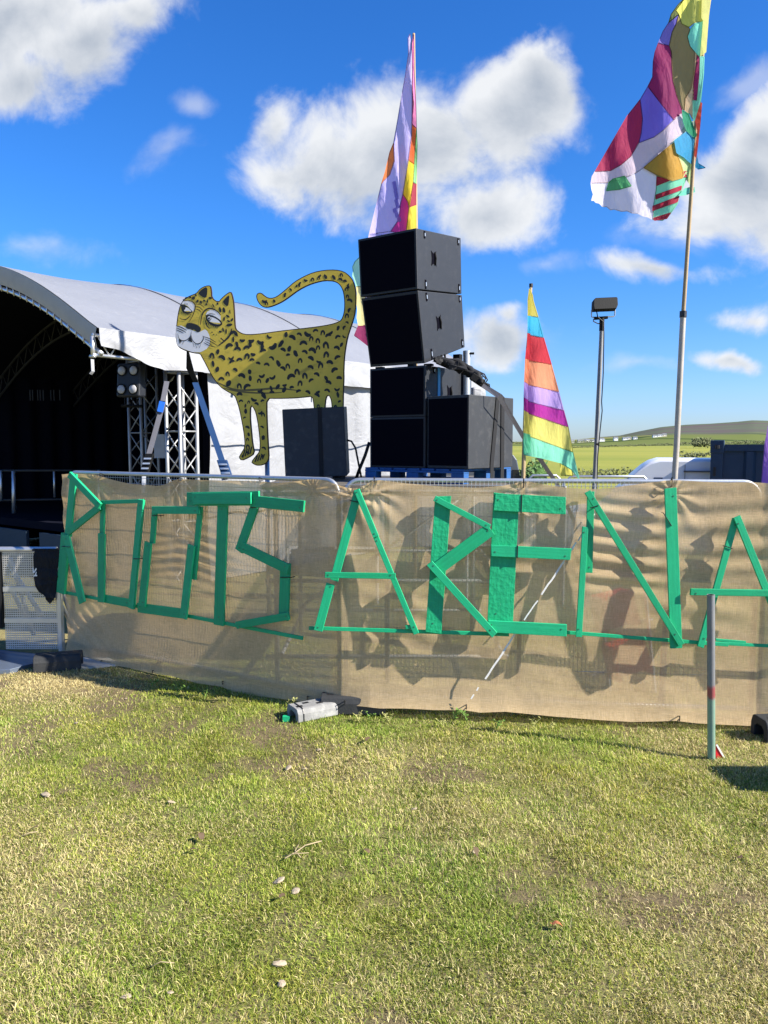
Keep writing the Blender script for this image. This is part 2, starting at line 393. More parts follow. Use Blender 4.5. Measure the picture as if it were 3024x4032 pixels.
# --- far village
m_white = pmat('white_render', (.80, .79, .75), .8, 0, .05, 1, 0)
m_cream = pmat('cream_render', (.62, .57, .47), .8, 0, .05, 1, 0)
m_slate = pmat('slate_roof', (.16, .17, .19), .7, 0, .1, 1, 0)
m_pane = pmat('far_glass', (.05, .06, .08), .2, 0, .05, 1, 0)
def make_house(w, dpt, h, mat, label):
    t_ = thing('cottage', label, 'house', (0, 0, 0), 'far houses of the village')
    MB().abox(-w/2, w/2, -dpt/2, dpt/2, -2, h).build('wall', mat, t_)
    MB().prism([(-w/2-.3, -dpt/2-.3, h), (-w/2-.3, dpt/2+.3, h), (-w/2-.3, 0, h+1.5)], (w+.6, 0, 0)).build('roof', m_slate, t_)
    for k in (-.3, .3): MB().abox(w*k-.4, w*k+.4, -dpt/2-.06, -dpt/2+.1, h*.4, h*.75).build('window', m_pane, t_)
    return t_
protos = [make_house(6, 5, 2.6, m_white, 'white cottage on the hillside'), make_house(8, 5, 2.4, m_white, ''), make_house(6, 5, 3.0, m_cream, '')]
spots = [(2252, 1738, 0, 'white cottage nearest the small banner, gable end lit'), (2285, 1738, 1, 'long white building in the village, just right of the first cottage'),
         (2312, 1736, 0, 'white cottage left of the floodlight mast'), (2298, 1744, 2, 'cream cottage low in the village left of the mast'),
         (2330, 1743, 0, 'low white cottage beside the floodlight mast'), (2366, 1732, 1, 'long white building just right of the floodlight mast'),
         (2372, 1743, 0, 'lower white cottage right of the floodlight mast'), (2424, 1728, 0, 'lone tall white house between mast and hill foot'),
         (2462, 1729, 1, 'long pale building on the lower slope of the hill'), (2476, 1731, 2, 'cream house beside the long pale building on the slope'),
         (2500, 1733, 0, 'white house at the right end of the lower slope'), (2580, 1726, 1, 'long white shed at the foot of the hill'),
         (2598, 1725, 0, 'white house beside the long shed at the hill foot'), (2615, 1724, 2, 'reddish cream house right of the long shed')]
for i, (sx_, sy_, k, lb) in enumerate(spots):
    o = protos[k] if not protos[k].get('used') else copy_tree(protos[k])
    protos[k]['used'] = 1
    Y = 1150+8*(i % 5); p = at(sx_, sy_, Y)
    o.location = (p.x, p.y, max(p.z-1.0, float(hill_z(np.array([p.x]), np.array([Y]))[0]))); o['label'] = lb
for q in protos: del q['used']
for q in [o for o in bpy.data.objects if o.get('used')]: del q['used']
# ================================================================== MATERIALS FOR THINGS
m_galv = pmat('galvanised_steel', (.46, .49, .52), .42, .75, .15, 14, .08, 60)
m_alu = pmat('aluminium', (.62, .63, .64), .38, .8, .1, 10, .05, 60)
m_black = pmat('black_paint', (.0095, .012, .0175), .55, 0, .2, 9, .2, 160, dirt=(.06, .06, .065), dirt_s=15, dirt_k=.14)
m_black2 = pmat('scuffed_black_paint', (.020, .0225, .027), .6, 0, .2, 7, .25, 160, dirt=(.09, .09, .09), dirt_s=13, dirt_k=.25)
m_grille = pmat('black_grille_foam', (.0025, .0025, .006), .98, 0, .1, 20, .2, 300, spec=.05)
m_blackmetal = pmat('black_metal', (.004, .0048, .0055), .65, 0, spec=.2)
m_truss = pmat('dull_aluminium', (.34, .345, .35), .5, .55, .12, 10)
m_dim = pmat('gloom_dark_truss', (.035, .037, .04), .6, .2)  # truss metal coloured darker to stand for the gloom inside the stage
m_drape = pmat('black_drape', (.006, .007, .014), .95, 0, .3, 2, .3, 8, spec=.05)
m_rubber = pmat('black_rubber', (.022, .024, .026), .75, 0, .3, 12, .3, 60, dirt=(.07, .065, .055), dirt_k=.35)
m_greyrubber = pmat('weathered_grey_block', (.21, .21, .205), .85, 0, .22, 12, .35, 70, dirt=(.40, .40, .38), dirt_s=9, dirt_k=.6)
m_pallet = pmat('blue_painted_wood', (.012, .075, .24), .7, 0, .25, 12, .3, 60, dirt=(.03, .20, .42), dirt_k=.35)
m_strapblk = pmat('black_webbing', (.0045, .005, .0065), .8)
m_strapgrey = pmat('grey_webbing', (.11, .11, .13), .7)
m_strapblue = pmat('blue_webbing', (.003, .034, .115), .75)
m_bluetape = pmat('blue_tape', (.03, .30, .60), .5)
m_tie = pmat('black_plastic', (.012, .012, .014), .4)
m_glasslens = pmat('lamp_lens', (.38, .38, .40), .2, 0, .2, 30, .3, 200)
m_paper = pmat('white_paper', (.45, .47, .5), .8)
m_bamboo = pmat('bamboo', (.30, .22, .12), .6, 0, .2, 10)
m_polegrey = pmat('weathered_pole', (.36, .33, .29), .5, .3, .25, 9, .1)
m_scaff = pmat('scaffold_tube', (.20, .21, .22), .6, .4)
m_board = pmat('scaffold_board', (.10, .09, .075), .8)

# white PVC with soft wrinkles
def pvc(name, a, b_, tr_k, bmp=.28):
  global t
  m, t = new_mat(name)
  co = t.add('ShaderNodeTexCoord').outputs['Object']
  n1 = t.noise(co, 1.3, 5, .6)
  colr = t.mix(n1, lin(*a), lin(*b_))
  colr = t.mix(t.math('MULTIPLY', t.smooth(t.noise(t.mapping(co, scale=(3, 3, .5)), 1.5, 6, .65), .55, .8), .25), colr, lin(.42, .42, .40))
  bn = t.add('ShaderNodeBump', {'Strength': bmp, 'Distance': .12, 'Height': t.math('ADD', t.noise(co, 2.2, 5, .55, 1.5), t.math('MULTIPLY', t.noise(t.mapping(co, scale=(1, 1, .3)), 5, 3, .5, .8), .5))}).outputs[0]
  df = t.add('ShaderNodeBsdfPrincipled', {'Base Color': colr, 'Roughness': .42, 'Specular IOR Level': .4, 'Normal': bn})
  tr = t.add('ShaderNodeBsdfTranslucent', {'Color': colr})
  out(t, t.add('ShaderNodeMixShader', {0: tr_k, 1: df.outputs[0], 2: tr.outputs[0]}).outputs[0])
  return m
m_pvc = pvc('white_pvc', (.25, .26, .28), (.34, .345, .36), .12)
m_roof = pvc('grey_white_roof_pvc', (.172, .182, .206), (.228, .238, .262), .05, .12)

# ================================================================== THE STAGE
E, N = Vector((.6, .8, 0)), Vector((-.8, .6, 0))
O3 = at(385, 1290, 11.1); ZE = O3.z; O0 = Vector((O3.x, O3.y, 0))
SL, SWD = 11.0, 8.4
def sp_(s, t_, z): return O0 + E*s + N*t_ + Vector((0, 0, z))
def arch_z(t_, s=0):
    k = max(0.0, 1-((t_-4.2)/4.2)**2)
    return ZE + (1.42+.028*s)*k**1.1
stage = thing('stage_tent', 'big white arched festival stage tent, black inside, behind the leopard', 'stage', tuple(sp_(0, 0, 0)))
ts = [SWD*i/44 for i in range(45)]; ss = [SL*i/40 for i in range(41)]
def roof_pt(s, t_, dz=0):
    sag = -.05*math.sin(math.pi*((s % 2.75)/2.75))*math.sin(math.pi*t_/SWD)
    return sp_(s, t_, arch_z(t_, s)+sag+dz)
def sheet(rows, mb=None):
    mb = mb or MB(); k = len(mb.v); n = len(rows[0])
    for r in rows: mb.v += [Vector(p) for p in r]
    for i in range(len(rows)-1):
        for j in range(n-1):
            a = k+i*n+j; mb.f.append((a, a+1, a+n+1, a+n))
    return mb
sheet([[roof_pt(s, t_) for t_ in ts] for s in ss]).build('roof', m_roof, stage, smooth=True)
sheet([[roof_pt(s*.66+.12, t_*.97+.12, -.16) for t_ in ts] for s in ss]).build('ceiling_liner', m_drape, stage, smooth=True)
rs_ = MB()
for s in (2.75, 5.5, 8.25): rs_.ribbon([roof_pt(s, t_, .012) for t_ in ts], .07, .008, E)
rs_.build('roof_seam', m_roof, stage, smooth=True, kind='stuff')
# fascia band under the front arch edge
m_fascia = pmat('fascia_webbing', (.42, .39, .33), .8, 0, .15, 5)
fas = MB()
for dz0, off in ((-.005, -.02),):
    sheet([[sp_(-.02, t_, arch_z(t_)-.0) for t_ in ts], [sp_(-.05, t_, arch_z(t_)-.14) for t_ in ts], [sp_(-.02, t_, arch_z(t_)-.29) for t_ in ts]], fas)
fas.build('front_fascia', m_fascia, stage, smooth=True)
arch = MB().tube([sp_(.05, t_, arch_z(t_)-.36) for t_ in ts], .035, 8)
for i in range(1, 44, 1):
    t_ = ts[i]; arch.tube([sp_(.0, t_, arch_z(t_)-.27), sp_(.02, t_, arch_z(t_)-.40)], .012, 5)
arch.build('arch_tube', m_alu, stage, smooth=True)
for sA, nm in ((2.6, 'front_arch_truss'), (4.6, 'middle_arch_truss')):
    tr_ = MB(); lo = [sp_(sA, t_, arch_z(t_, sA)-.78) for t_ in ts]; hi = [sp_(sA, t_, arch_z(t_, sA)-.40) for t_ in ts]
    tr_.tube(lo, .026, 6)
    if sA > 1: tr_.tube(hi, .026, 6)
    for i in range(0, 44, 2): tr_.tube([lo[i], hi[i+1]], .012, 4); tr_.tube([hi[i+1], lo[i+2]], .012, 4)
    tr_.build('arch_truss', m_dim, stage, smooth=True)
# eave beam poking out at the front corner
ev = MB()
for dz in (-.10, -.38):
    ev.tube([sp_(-.05, .06, ZE+dz), sp_(2.0, .06, ZE+dz)], .028, 6)
for i in range(5):
    a, b_ = .02+i*.4, .22+i*.4
    ev.tube([sp_(a, .06, ZE-.10), sp_(b_, .06, ZE-.38)], .013, 4); ev.tube([sp_(b_, .06, ZE-.38), sp_(a+.4, .06, ZE-.10)], .013, 4)
ev.tube([sp_(-.05, .06, ZE-.12), sp_(-.05, .06, ZE-.42)], .03, 6); ev.tube([sp_(-.05, .02, ZE-.40), sp_(-.05, .12, ZE-.40)], .03, 6)
ev.build('eave_beam', m_alu, stage, smooth=True)
MB().ribbon([sp_(-.09, .02, ZE-.45), sp_(-.10, .0, ZE-.62), sp_(-.12, .03, ZE-.66)], .05, .006, E).build('loose_strap', m_pvc, stage)
# valance draped along the side
rows = []
NV = 150
for j in range(9):
    row = []
    for i in range(NV+1):
        s = SL*i/NV
        drop = .50
        if s < 1.9: drop = np.interp(s, [0, .18, .45, .75, 1.1, 1.55, 1.9], [.26, .27, .31, .46, .52, .50, .50])
        k = j/8
        o_ = -.03 - .05*k + .028*math.sin(s*7.1+1.5*math.sin(k*3))*k + .02*math.sin(s*17)*k + (.05*math.sin(s*3.0)*k if s < 2 else 0)
        row.append(sp_(s+.04*k*math.sin(s*9), o_, ZE+.0-drop*k))
    rows.append(row)
sheet(rows).build('side_valance', m_pvc, stage, smooth=True)
# side wall from behind the tower to the back
rows = []
for j in range(17):
    z = 3.62*(1-j/16)
    rows.append([sp_(2.05+(SL-2.05)*i/120, .10+.05*math.sin(i*.55+.6*math.sin(z*2))*(.3+.7*math.sin(math.pi*j/16))+.03*math.sin(i*.21+z*1.7), z+.02) for i in range(121)])
sheet(rows).build('side_wall', m_pvc, stage, smooth=True)
rp = MB()
for z in (2.35, 1.2): sheet([[sp_(2.1+(SL-2.1)*i/60, -.02+.02*math.sin(i*1.1), z+.015*math.sin(i*.7)+dz) for i in range(61)] for dz in (.018, -.018)], rp)
rp.build('wall_seam', m_pvc, stage, smooth=True)
# black inside
dr = MB()
def drape(pts_fn, L, zt, n=70):
    sheet([[pts_fn(L*i/n, .06*math.sin(i*1.3), z) for i in range(n+1)] for z in (zt, zt*.5, .02)], dr)
def dtop(x, zt): return min(zt, arch_z(min(max(x, 0), SWD))-.3)
drape(lambda x, w, z: sp_(7.2+w, min(max(x, .3), SWD-.3), z*dtop(min(max(x, .3), SWD-.3), 5.3)/5.3), SWD, 5.3); drape(lambda x, w, z: sp_(x+2.2, .42+w*.3, z), 5.2, 3.9)
drape(lambda x, w, z: sp_(x, SWD-.2+w, z), 7.3, 3.9)
dr.build('black_drape', m_drape, stage, smooth=True)
# deck, skirt
MB().hexa([sp_(.9, .6, .78), sp_(7.2, .6, .78), sp_(7.2, 8.2, .78), sp_(.9, 8.2, .78), sp_(.9, .6, .92), sp_(7.2, .6, .92), sp_(7.2, 8.2, .92), sp_(.9, 8.2, .92)]).build('deck', m_drape, stage)
m_skirt = pmat('dark_blue_panel', (.012, .030, .055), .6, 0, .2, 3)
sk_t = .7
for k in range(5):
    a, b_ = .7+k*1.5, .7+k*1.5+1.05
    MB().hexa([sp_(.80, a, .05), sp_(.86, a, .05), sp_(.86, b_, .05), sp_(.80, b_, .05), sp_(.80, a, .74), sp_(.86, a, .74), sp_(.86, b_, .74), sp_(.80, b_, .74)]).build('skirt_panel', m_skirt, stage, bevel=.006)
# guard rail and back truss in the gloom
gr = thing('guard_rail', 'dim metal guard rail at the back of the dark stage', 'railing', tuple(sp_(5.2, 2, .92)))
mb = MB()
for sy_ in (1850, 1968): 
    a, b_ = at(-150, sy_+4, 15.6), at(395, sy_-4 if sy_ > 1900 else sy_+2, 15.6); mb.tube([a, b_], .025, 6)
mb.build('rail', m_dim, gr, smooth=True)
for sx_, y0, y1, r_ in ((3, 1852, 1972, .025), (53, 1855, 2038, .04), (213, 1856, 1958, .022), (390, 1850, 2038, .03)):
    MB().tube([at(sx_, y0, 15.55), at(sx_+2, y1, 15.55)], r_, 7).build('post', m_alu, gr, smooth=True)
bt_ = thing('lighting_truss', 'dim horizontal lighting truss across the back of the stage', 'truss', tuple(sp_(6.8, 3, 3.3)))
mb = MB()
A0, A1 = sp_(6.6, .8, 3.55), sp_(6.6, 8, 3.55)
for dz in (0, -.34): mb.tube([A0+Vector((0, 0, dz)), A1+Vector((0, 0, dz))], .025, 6)
for i in range(24):
    p, q = A0.lerp(A1, i/24), A0.lerp(A1, (i+1)/24); dz = Vector((0, 0, -.34))
    mb.tube([p, q+dz] if i % 2 else [p+dz, q], .012, 4)
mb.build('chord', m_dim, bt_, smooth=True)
for x in (118, 128, 148, 158, 170, 200, 212, 235):
    p = at(x, 1535, 16.2); MB().tube([p, p+Vector((0, 0, -.22))], .012, 5).build('lamp_bracket', m_dim, bt_)
mb = MB().box(at(112, 1690, 17.2), (1.0, 0, 0), (0, .3, 0), (0, 0, .02))
# truss towers
def tower(base, h, w, ax, label, r=.03, seg=.36):
    t_ = thing('truss_tower', label, 'truss', tuple(base), 'aluminium truss towers of the stage')
    a, b_ = ax; cs = [base + a*(w/2*i) + b_*(w/2*j) for i, j in ((-1, -1), (1, -1), (1, 1), (-1, 1))]
    for c in cs: MB().tube([c, c+Vector((0, 0, h))], r, 8).build('chord', m_truss, t_, smooth=True)
    n = int(h/seg)
    for k in range(4):
        mb = MB(); p, q = cs[k], cs[(k+1) % 4]
        for i in range(n):
            z0, z1 = Vector((0, 0, i*seg)), Vector((0, 0, (i+1)*seg))
            if i % 4 == 3: mb.tube([p+z0, q+z0], .014, 5)
            mb.tube([p+z0, q+z1] if i % 2 else [q+z0, p+z1], .0125, 5)
        mb.tube([p+Vector((0, 0, h-.1)), q+Vector((0, 0, h-.1))], .014, 5)
        mb.build('lattice', m_truss, t_, smooth=True, kind='stuff')
    return t_
d45 = (E+N).normalized(); e45 = (E-N).normalized()
pt = at(716, 1700, 12.4); tower(Vector((pt.x, pt.y, 0)), 3.55, .335, (E, N), 'sunlit aluminium truss tower at the stage corner below the leopard head')
pt = at(566, 1700, 14.2); tower(Vector((pt.x, pt.y, 0)), 3.9, .36, (E, N), 'shaded truss tower inside the stage behind the four-lamp light')
# four-lamp blinder
bl = thing('blinder_light', 'black four-lamp stage blinder hanging under the tent eave', 'stage light', tuple(at(505, 1500, 12.0)))
bc = at(503, 1496, 12.0); ry = R(-17)
bx_ = Vector((math.cos(ry), math.sin(ry), 0)); by_ = Vector((-math.sin(ry), math.cos(ry), 0)); bz_ = (Vector((0, 0, 1))+by_*.10).normalized()
MB().box(bc+by_*.10, bx_*.205, by_*.10, bz_*.262).build('housing', m_black, bl, bevel=.03)
for i in (-1, 1):
    for j in (-1, 1):
        c = bc + bx_*(.105*i) + bz_*(.145*j) - by_*.004
        ring = MB().tube([c+by_*.02, c-by_*.012], .088, 20).build('lamp', m_blackmetal, bl, smooth='auto')
        MB().tube([c-by_*.012, c-by_*.022, c-by_*.027], [.068, .06, .001], 18).build('lens', m_glasslens, ring, smooth=True)
MB().tube([bc+bx_*.26-bz_*.03+by_*.1, bc+bx_*.26+bz_*.33+by_*.1, bc+bz_*.36+by_*.1, bc-bx_*.22+bz_*.33+by_*.1], .014, 6).build('yoke', m_blackmetal, bl)
# a second dim light bar under it
lb = MB()
for x in (492, 510, 522, 540): lb.tube([at(x, 1560, 13), at(x, 1596, 13)], .012, 5)
lb.tube([at(478, 1598, 13), at(560, 1600, 13)], .03, 6)
tag(lb.build('light_bar', m_blackmetal), 'thin dark light bar below the four-lamp blinder', 'stage light')
# straps from the eave
def ratchet_strap(pts, w, mat, label, ratchet_at, rmat, tail=None, patch=None):
    t_ = thing('ratchet_strap', label, 'strap', tuple(pts[-1]))
    MB().ribbon(pts, w, .008, (1, .1, 0)).build('webbing', mat, t_)
    a, b_ = ratchet_at; d = (b_-a).normalized()
    r = MB().box((a+b_)/2, Vector((1, 0, 0))*w*.85, Vector((0, .03, 0)), d*(b_-a).length/2)
    ro = r.build('ratchet', rmat, t_, bevel=.008)
    mb = MB()
    for k in (.25, .5, .75): mb.box(a.lerp(b_, k)+Vector((0, -.04, 0)), Vector((w*.7, 0, 0)), Vector((0, .012, 0)), d*.012)
    mb.build('ratchet_bar', m_alu, ro)
    if patch: MB().ribbon(patch, w*1.15, .014, (1, .1, 0)).build('corner_protector', pmat('bright_blue_plastic', (.015, .12, .55), .5), t_)
    return t_
def c1a(x, y, Y): return at(*c1(x, y), Y)
ratchet_strap([c1a(1362, 1040, 11.9), c1a(1318, 1270, 11.7), c1a(1215, 1640, 11.5)], .075, m_strapgrey, 'grey strap with a blue patch and ratchet slanting before the tower', (c1a(1222, 1630, 11.45), c1a(1180, 1790, 11.4)), m_blackmetal, patch=[c1a(1326, 1205, 11.68), c1a(1306, 1290, 11.66)])
MB().ribbon([c1a(1178, 1780, 11.4), c1a(1170, 1950, 11.3)], .05, .008, (1, 0, 0)).build('strap_tail', m_paper, bpy.data.objects['ratchet_strap'])
def c2a(x, y, Y): return at(*c2(x, y), Y)
ratchet_strap([c2a(310, 930, 11.6), c2a(400, 1190, 11.3), c2a(505, 1500, 11.0), c2a(525, 1640, 10.9)], .085, m_strapblue, 'bright blue strap slanting down right of the truss tower', (c2a(505, 1495, 10.95), c2a(545, 1620, 10.9)), m_strapblue)
nb = MB(); nb.prism([c2a(248, 705, 11.3), c2a(262, 705, 11.3), c2a(300, 850, 11.5), c2a(335, 935, 11.6), c2a(300, 935, 11.6), c2a(245, 830, 11.5)], (0, .03, 0))
tag(nb.build('black_strap', m_strapblk), 'black strap hanging below the leopard chin to the truss', 'strap')
tag(MB().box(c1a(1302, 1570, 14.0), (.10, 0, 0), (0, .004, 0), (0, 0, .215)).build('paper_notice', m_paper), 'pale paper notice hung on black drape beside the truss tower', 'notice')

# ================================================================== CROWD BARRIER
BY = 8.35
cb = thing('crowd_barrier', 'silver perforated metal crowd barrier with a black shirt over it', 'barrier', tuple(at(110, 2590, BY)))
xr = at(244, 2400, BY).x; xl = at(10, 2400, BY).x; ztop = z_at(2163, BY)
m_perf, t = new_mat('perforated_aluminium')
co = t.add('ShaderNodeTexCoord').outputs['Object']
sx = t.add('ShaderNodeSeparateXYZ', {0: co})
fx = t.math('FRACT', t.math('MULTIPLY', sx.outputs[0], 42)); fz = t.math('FRACT', t.math('MULTIPLY', sx.outputs[2], 40))
hole = t.math('MULTIPLY', t.smooth(t.math('ABSOLUTE', t.math('SUBTRACT', fx, .5)), .36, .30), t.smooth(t.math('ABSOLUTE', t.math('SUBTRACT', fz, .5)), .27, .20))
pb = t.add('ShaderNodeBsdfPrincipled', {'Base Color': t.mix(t.noise(co, 5, 5, .6), lin(.42, .41, .39), lin(.68, .67, .64)), 'Metallic': .65, 'Roughness': .42})
hole = t.math('MULTIPLY', hole, t.smooth(t.noise(co, 3.5, 3, .5), .2, .45))
out(t, t.add('ShaderNodeMixShader', {0: hole, 1: pb.outputs[0], 2: t.add('ShaderNodeBsdfTransparent').outputs[0]}).outputs[0])
xpan = at(228, 2400, BY).x
MB().abox(xl+.02, xpan, BY, BY+.004, .06, ztop-.02).build('perforated_sheet', m_perf, cb)
zm = [z_at(2322, BY), z_at(2445, BY)]
for z in zm: MB().abox(xl+.02, xpan, BY-.012, BY-.002, z-.02, z+.03).build('crossbar', m_alu, cb)
MB().abox(xpan, xr, BY-.03, BY+.05, .02, ztop-.05).build('post', m_alu, cb, bevel=.006)
MB().abox(xl-.06, xl+.0, BY-.03, BY+.05, .3, ztop-.0).build('post', m_blackmetal, cb, bevel=.006)
MB().tube([(xl-.02, BY, ztop), (xr-.03, BY, ztop)], .03, 10).build('top_rail', m_alu, cb, smooth='auto')
mb = MB()
for z0, z1, sgn in ((.55, ztop-.1, 1), (.5, zm[0], -1)):
    mb.tube([(xl+.1, BY+.5, .1), (xl+.1, BY+.02, z1)], .025, 6); mb.tube([(xr-.1, BY+.6, .1), (xr-.1, BY+.02, z1)], .025, 6)
mb.tube([(xl+.05, BY+.06, ztop-.15), (xr-.15, BY+.06, .25)], .025, 6)
mb.build('brace', m_alu, cb, smooth=True)
# next barrier to the left, out of frame but for its edge
MB().abox(xl-1.2, xl-.08, BY-.02, BY, .06, ztop).build('perforated_sheet', m_perf, cb)
m_plate = pmat('steel_plate', (.16, .20, .27), .42, .6, .2, 4, .1, 40)
a, b_, c_, d_ = on_ground(-260, 2668), on_ground(40, 2648), on_ground(205, 2606), on_ground(150, 2545)
MB().prism([Vector((p.x, p.y, .035)) for p in (a, b_, c_, on_ground(180, 2590), on_ground(-260, 2540))], (0, 0, -.05)).build('base_plate', m_plate, cb, bevel=.004)
pts_rd = [on_ground(280, 2640), on_ground(480, 2618), on_ground(420, 2590), on_ground(250, 2590)]
rd = MB().prism([Vector((p.x, p.y, .012)) for p in pts_rd], (0, 0, -.02)).build('path', pmat('pale_ground_sheet', (.40, .39, .36), .9, 0, .2, 8), kind='structure')
# dark stage floor panels seen over the barrier
# shirt
sh = MB()
m_shirt = cloth('black_shirt_fabric', (.012, .013, .016), .02, .9, .6, 14)
poly = [(455, 210), (760, 210), (775, 330), (765, 400), (735, 470), (760, 560), (735, 640), (725, 780), (715, 850), (650, 925), (590, 870), (595, 830), (560, 800), (500, 775), (465, 690), (440, 590), (432, 440), (440, 300)]
P2 = [at(*c10(x, y), BY-.06) for x, y in poly]
for k, p in enumerate(P2): p.y += .015*math.sin(k*2.1)
shirt = thing('t_shirt', 'black t-shirt with white lettering hanging over the crowd barrier', 't-shirt', tuple(at(180, 2170, BY-.05)))
MB().prism(P2, (0, .016, 0)).build('body', m_shirt, shirt, bevel=.004)
MB().box(at(*c10(605, 208), BY-.0), (.135, 0, 0), (0, .062, 0), (0, 0, .012)).build('fold', m_shirt, shirt, bevel=.01)
for q in ([(425, 445), (437, 450), (440, 520), (428, 515)], [(458, 470), (470, 452), (478, 470), (445, 520), (437, 510)], [(472, 500), (478, 520), (445, 565), (435, 560), (452, 540)], [(462, 530), (486, 550), (480, 562), (448, 560)]):
    MB().prism([at(*c10(x, y), BY-.082) for x, y in q], (0, .006, 0)).build('white_letter_stroke', m_white, shirt)
# ================================================================== FENCE
PL = Vector((on_ground(262, 2590).x, on_ground(262, 2590).y, 0)); PL = Vector((-1250/FPX*8.35, 8.35, 0))
PC = Vector((-.362, 6.55, 0)); PR = Vector((3.067, 6.2, 0)); PX = PR + Vector((3.35, -.95, 0)).normalized()*3.4
ZT = 2.02
d1 = (PC-PL).normalized(); d2 = (PR-PC).normalized(); d3 = (PX-PR).normalized()
n1 = Vector((d1.y, -d1.x, 0)); n2 = Vector((d2.y, -d2.x, 0)); n3 = Vector((d3.y, -d3.x, 0))
def fence_panel(a, b_, label, rw=.0024):
    t_ = thing('mesh_fence', label, 'fence panel', tuple((a+b_)/2), 'temporary mesh fence panels')
    d = (b_-a).normalized(); a, b_ = a+d*.03, b_-d*.03; L = (b_-a).length; rc = .13; zb = .14
    pts = [a+Vector((0, 0, zb-.1))]
    for i in range(7):
        th = math.pi-i*math.pi/12; pts.append(a+d*(rc+rc*math.cos(th))+Vector((0, 0, ZT-rc+rc*math.sin(th))))
    for i in range(7):
        th = math.pi/2-i*math.pi/12; pts.append(b_+d*(-rc+rc*math.cos(th))+Vector((0, 0, ZT-rc+rc*math.sin(th))))
    pts.append(b_+Vector((0, 0, zb-.1)))
    MB().tube(pts, .020, 10).build('frame', m_galv, t_, smooth=True)
    MB().tube([a+Vector((0, 0, zb)), b_+Vector((0, 0, zb))], .019, 8).build('bottom_tube', m_galv, t_, smooth=True)
    nn = Vector((d.y, -d.x, 0))*.021
    w = MB(); n = int(L/.0345)
    for i in range(1, n):
        p = a+d*(L*i/n)+nn; zt_ = ZT if rc < L*i/n < L-rc else ZT-.09
        w.tube([p+Vector((0, 0, zb)), p+Vector((0, 0, zt_-.0))], rw, 4, False)
    for k in range(8):
        z = zb+.02+(ZT-.06-zb)*k/7
        for dz in ((0,) if k < 7 else (0, -.055)): w.tube([a+nn*1.18+Vector((0, 0, z+dz)), b_+nn*1.18+Vector((0, 0, z+dz))], .0022, 4, False)
    w.build('wire_mesh', m_galv, t_, fix=False, kind='stuff')
    return t_
fence_panel(PL, PC, 'mesh fence panel behind burlap carrying the word ROOTS, receding left', .0012)
fence_panel(PC, PR, 'mesh fence panel behind burlap carrying the letters ARENA, facing front')
fence_panel(PR, PX, 'mesh fence panel continuing past the right edge of the picture')
# far fence behind
for a_, b2, lb in (((2072, 1872, 12.0), (2215, 1876, 12.0), 'distant fence panel tube below the rainbow banner'), ((2222, 1876, 11.6), (2560, 1874, 11.6), 'distant fence panel before the white van')):
    A_, B_ = at(*a_), at(*b2); zt_ = A_.z
    t_ = thing('mesh_fence', lb, 'fence panel', (A_.x, A_.y, 0))
    MB().tube([(A_.x, A_.y, 0), (A_.x, A_.y, zt_-.1), (A_.x+.1, A_.y, zt_), (B_.x-.1, B_.y, zt_), (B_.x, B_.y, zt_-.1), (B_.x, B_.y, 0)], .02, 7).build('frame', m_galv, t_, smooth=True)
    mb = MB()
    for i in range(int((B_.x-A_.x)/.1)): mb.tube([(A_.x+.1*i, A_.y, .1), (A_.x+.1*i, A_.y, zt_-.02)], .002, 3, False)
    mb.tube([(A_.x, A_.y, zt_-.06), (B_.x, A_.y, zt_-.06)], .004, 4)
    mb.build('wire_mesh', m_galv, t_, fix=False, kind='stuff')

# ================================================================== BURLAP
top_tab = [(240, 1870), (300, 1864), (395, 1870), (440, 1886), (520, 1905), (640, 1914), (672, 1902), (704, 1886), (800, 1890), (900, 1893), (1010, 1893), (1110, 1902), (1200, 1892), (1245, 1884), (1300, 1896), (1360, 1918), (1405, 1927), (1440, 1910), (1475, 1888), (1600, 1903), (1750, 1917), (1880, 1921), (1990, 1912), (2050, 1898), (2062, 1892), (2110, 1902), (2200, 1917), (2320, 1927), (2400, 1922), (2520, 1905), (2640, 1889), (2660, 1890), (2760, 1896), (2860, 1901), (2950, 1898), (3024, 1903), (3600, 1900)]
bot_tab = [(240, 2552), (262, 2568), (300, 2575), (350, 2590), (400, 2612), (500, 2628), (600, 2650), (680, 2662), (780, 2690), (875, 2702), (920, 2722), (1000, 2738), (1110, 2750), (1210, 2765), (1290, 2776), (1400, 2778), (1500, 2790), (1600, 2790), (1720, 2796), (1832, 2796), (1900, 2806), (2000, 2803), (2200, 2822), (2350, 2834), (2500, 2843), (2600, 2841), (2675, 2838), (2760, 2848), (2900, 2855), (3024, 2861), (3600, 2880)]
L1, L2 = (PC-PL).length, (PR-PC).length
NC, NR = 620, 150
s_ = np.linspace(-.03, L1+L2+1.1, NC)
plan = np.zeros((NC, 2)); nrm = np.zeros((NC, 2))
for i, s in enumerate(s_):
    if s < L1: p = PL+d1*s; n = n1
    elif s < L1+L2: p = PC+d2*(s-L1); n = n2
    else: p = PR+d3*(s-L1-L2); n = n3
    k = min(max((s-L1+.06)/.12, 0), 1); 
    if abs(s-L1) < .06: n = (n1*(1-k)+n2*k).normalized()
    plan[i] = (p.x, p.y); nrm[i] = (n.x, n.y)
def sx_of(x, y): return 1512+FPX*(x/y)
SXc = sx_of(plan[:, 0], plan[:, 1])*1.0
ytop = np.interp(SXc, [p[0] for p in top_tab], [p[1] for p in top_tab]); ybot = np.interp(SXc, [p[0] for p in bot_tab], [p[1] for p in bot_tab])
ytop = np.convolve(np.pad(ytop, 4, 'edge'), np.ones(9)/9, 'valid')
rt_ = np.clip((s_-L1)/.25, 0, 1)
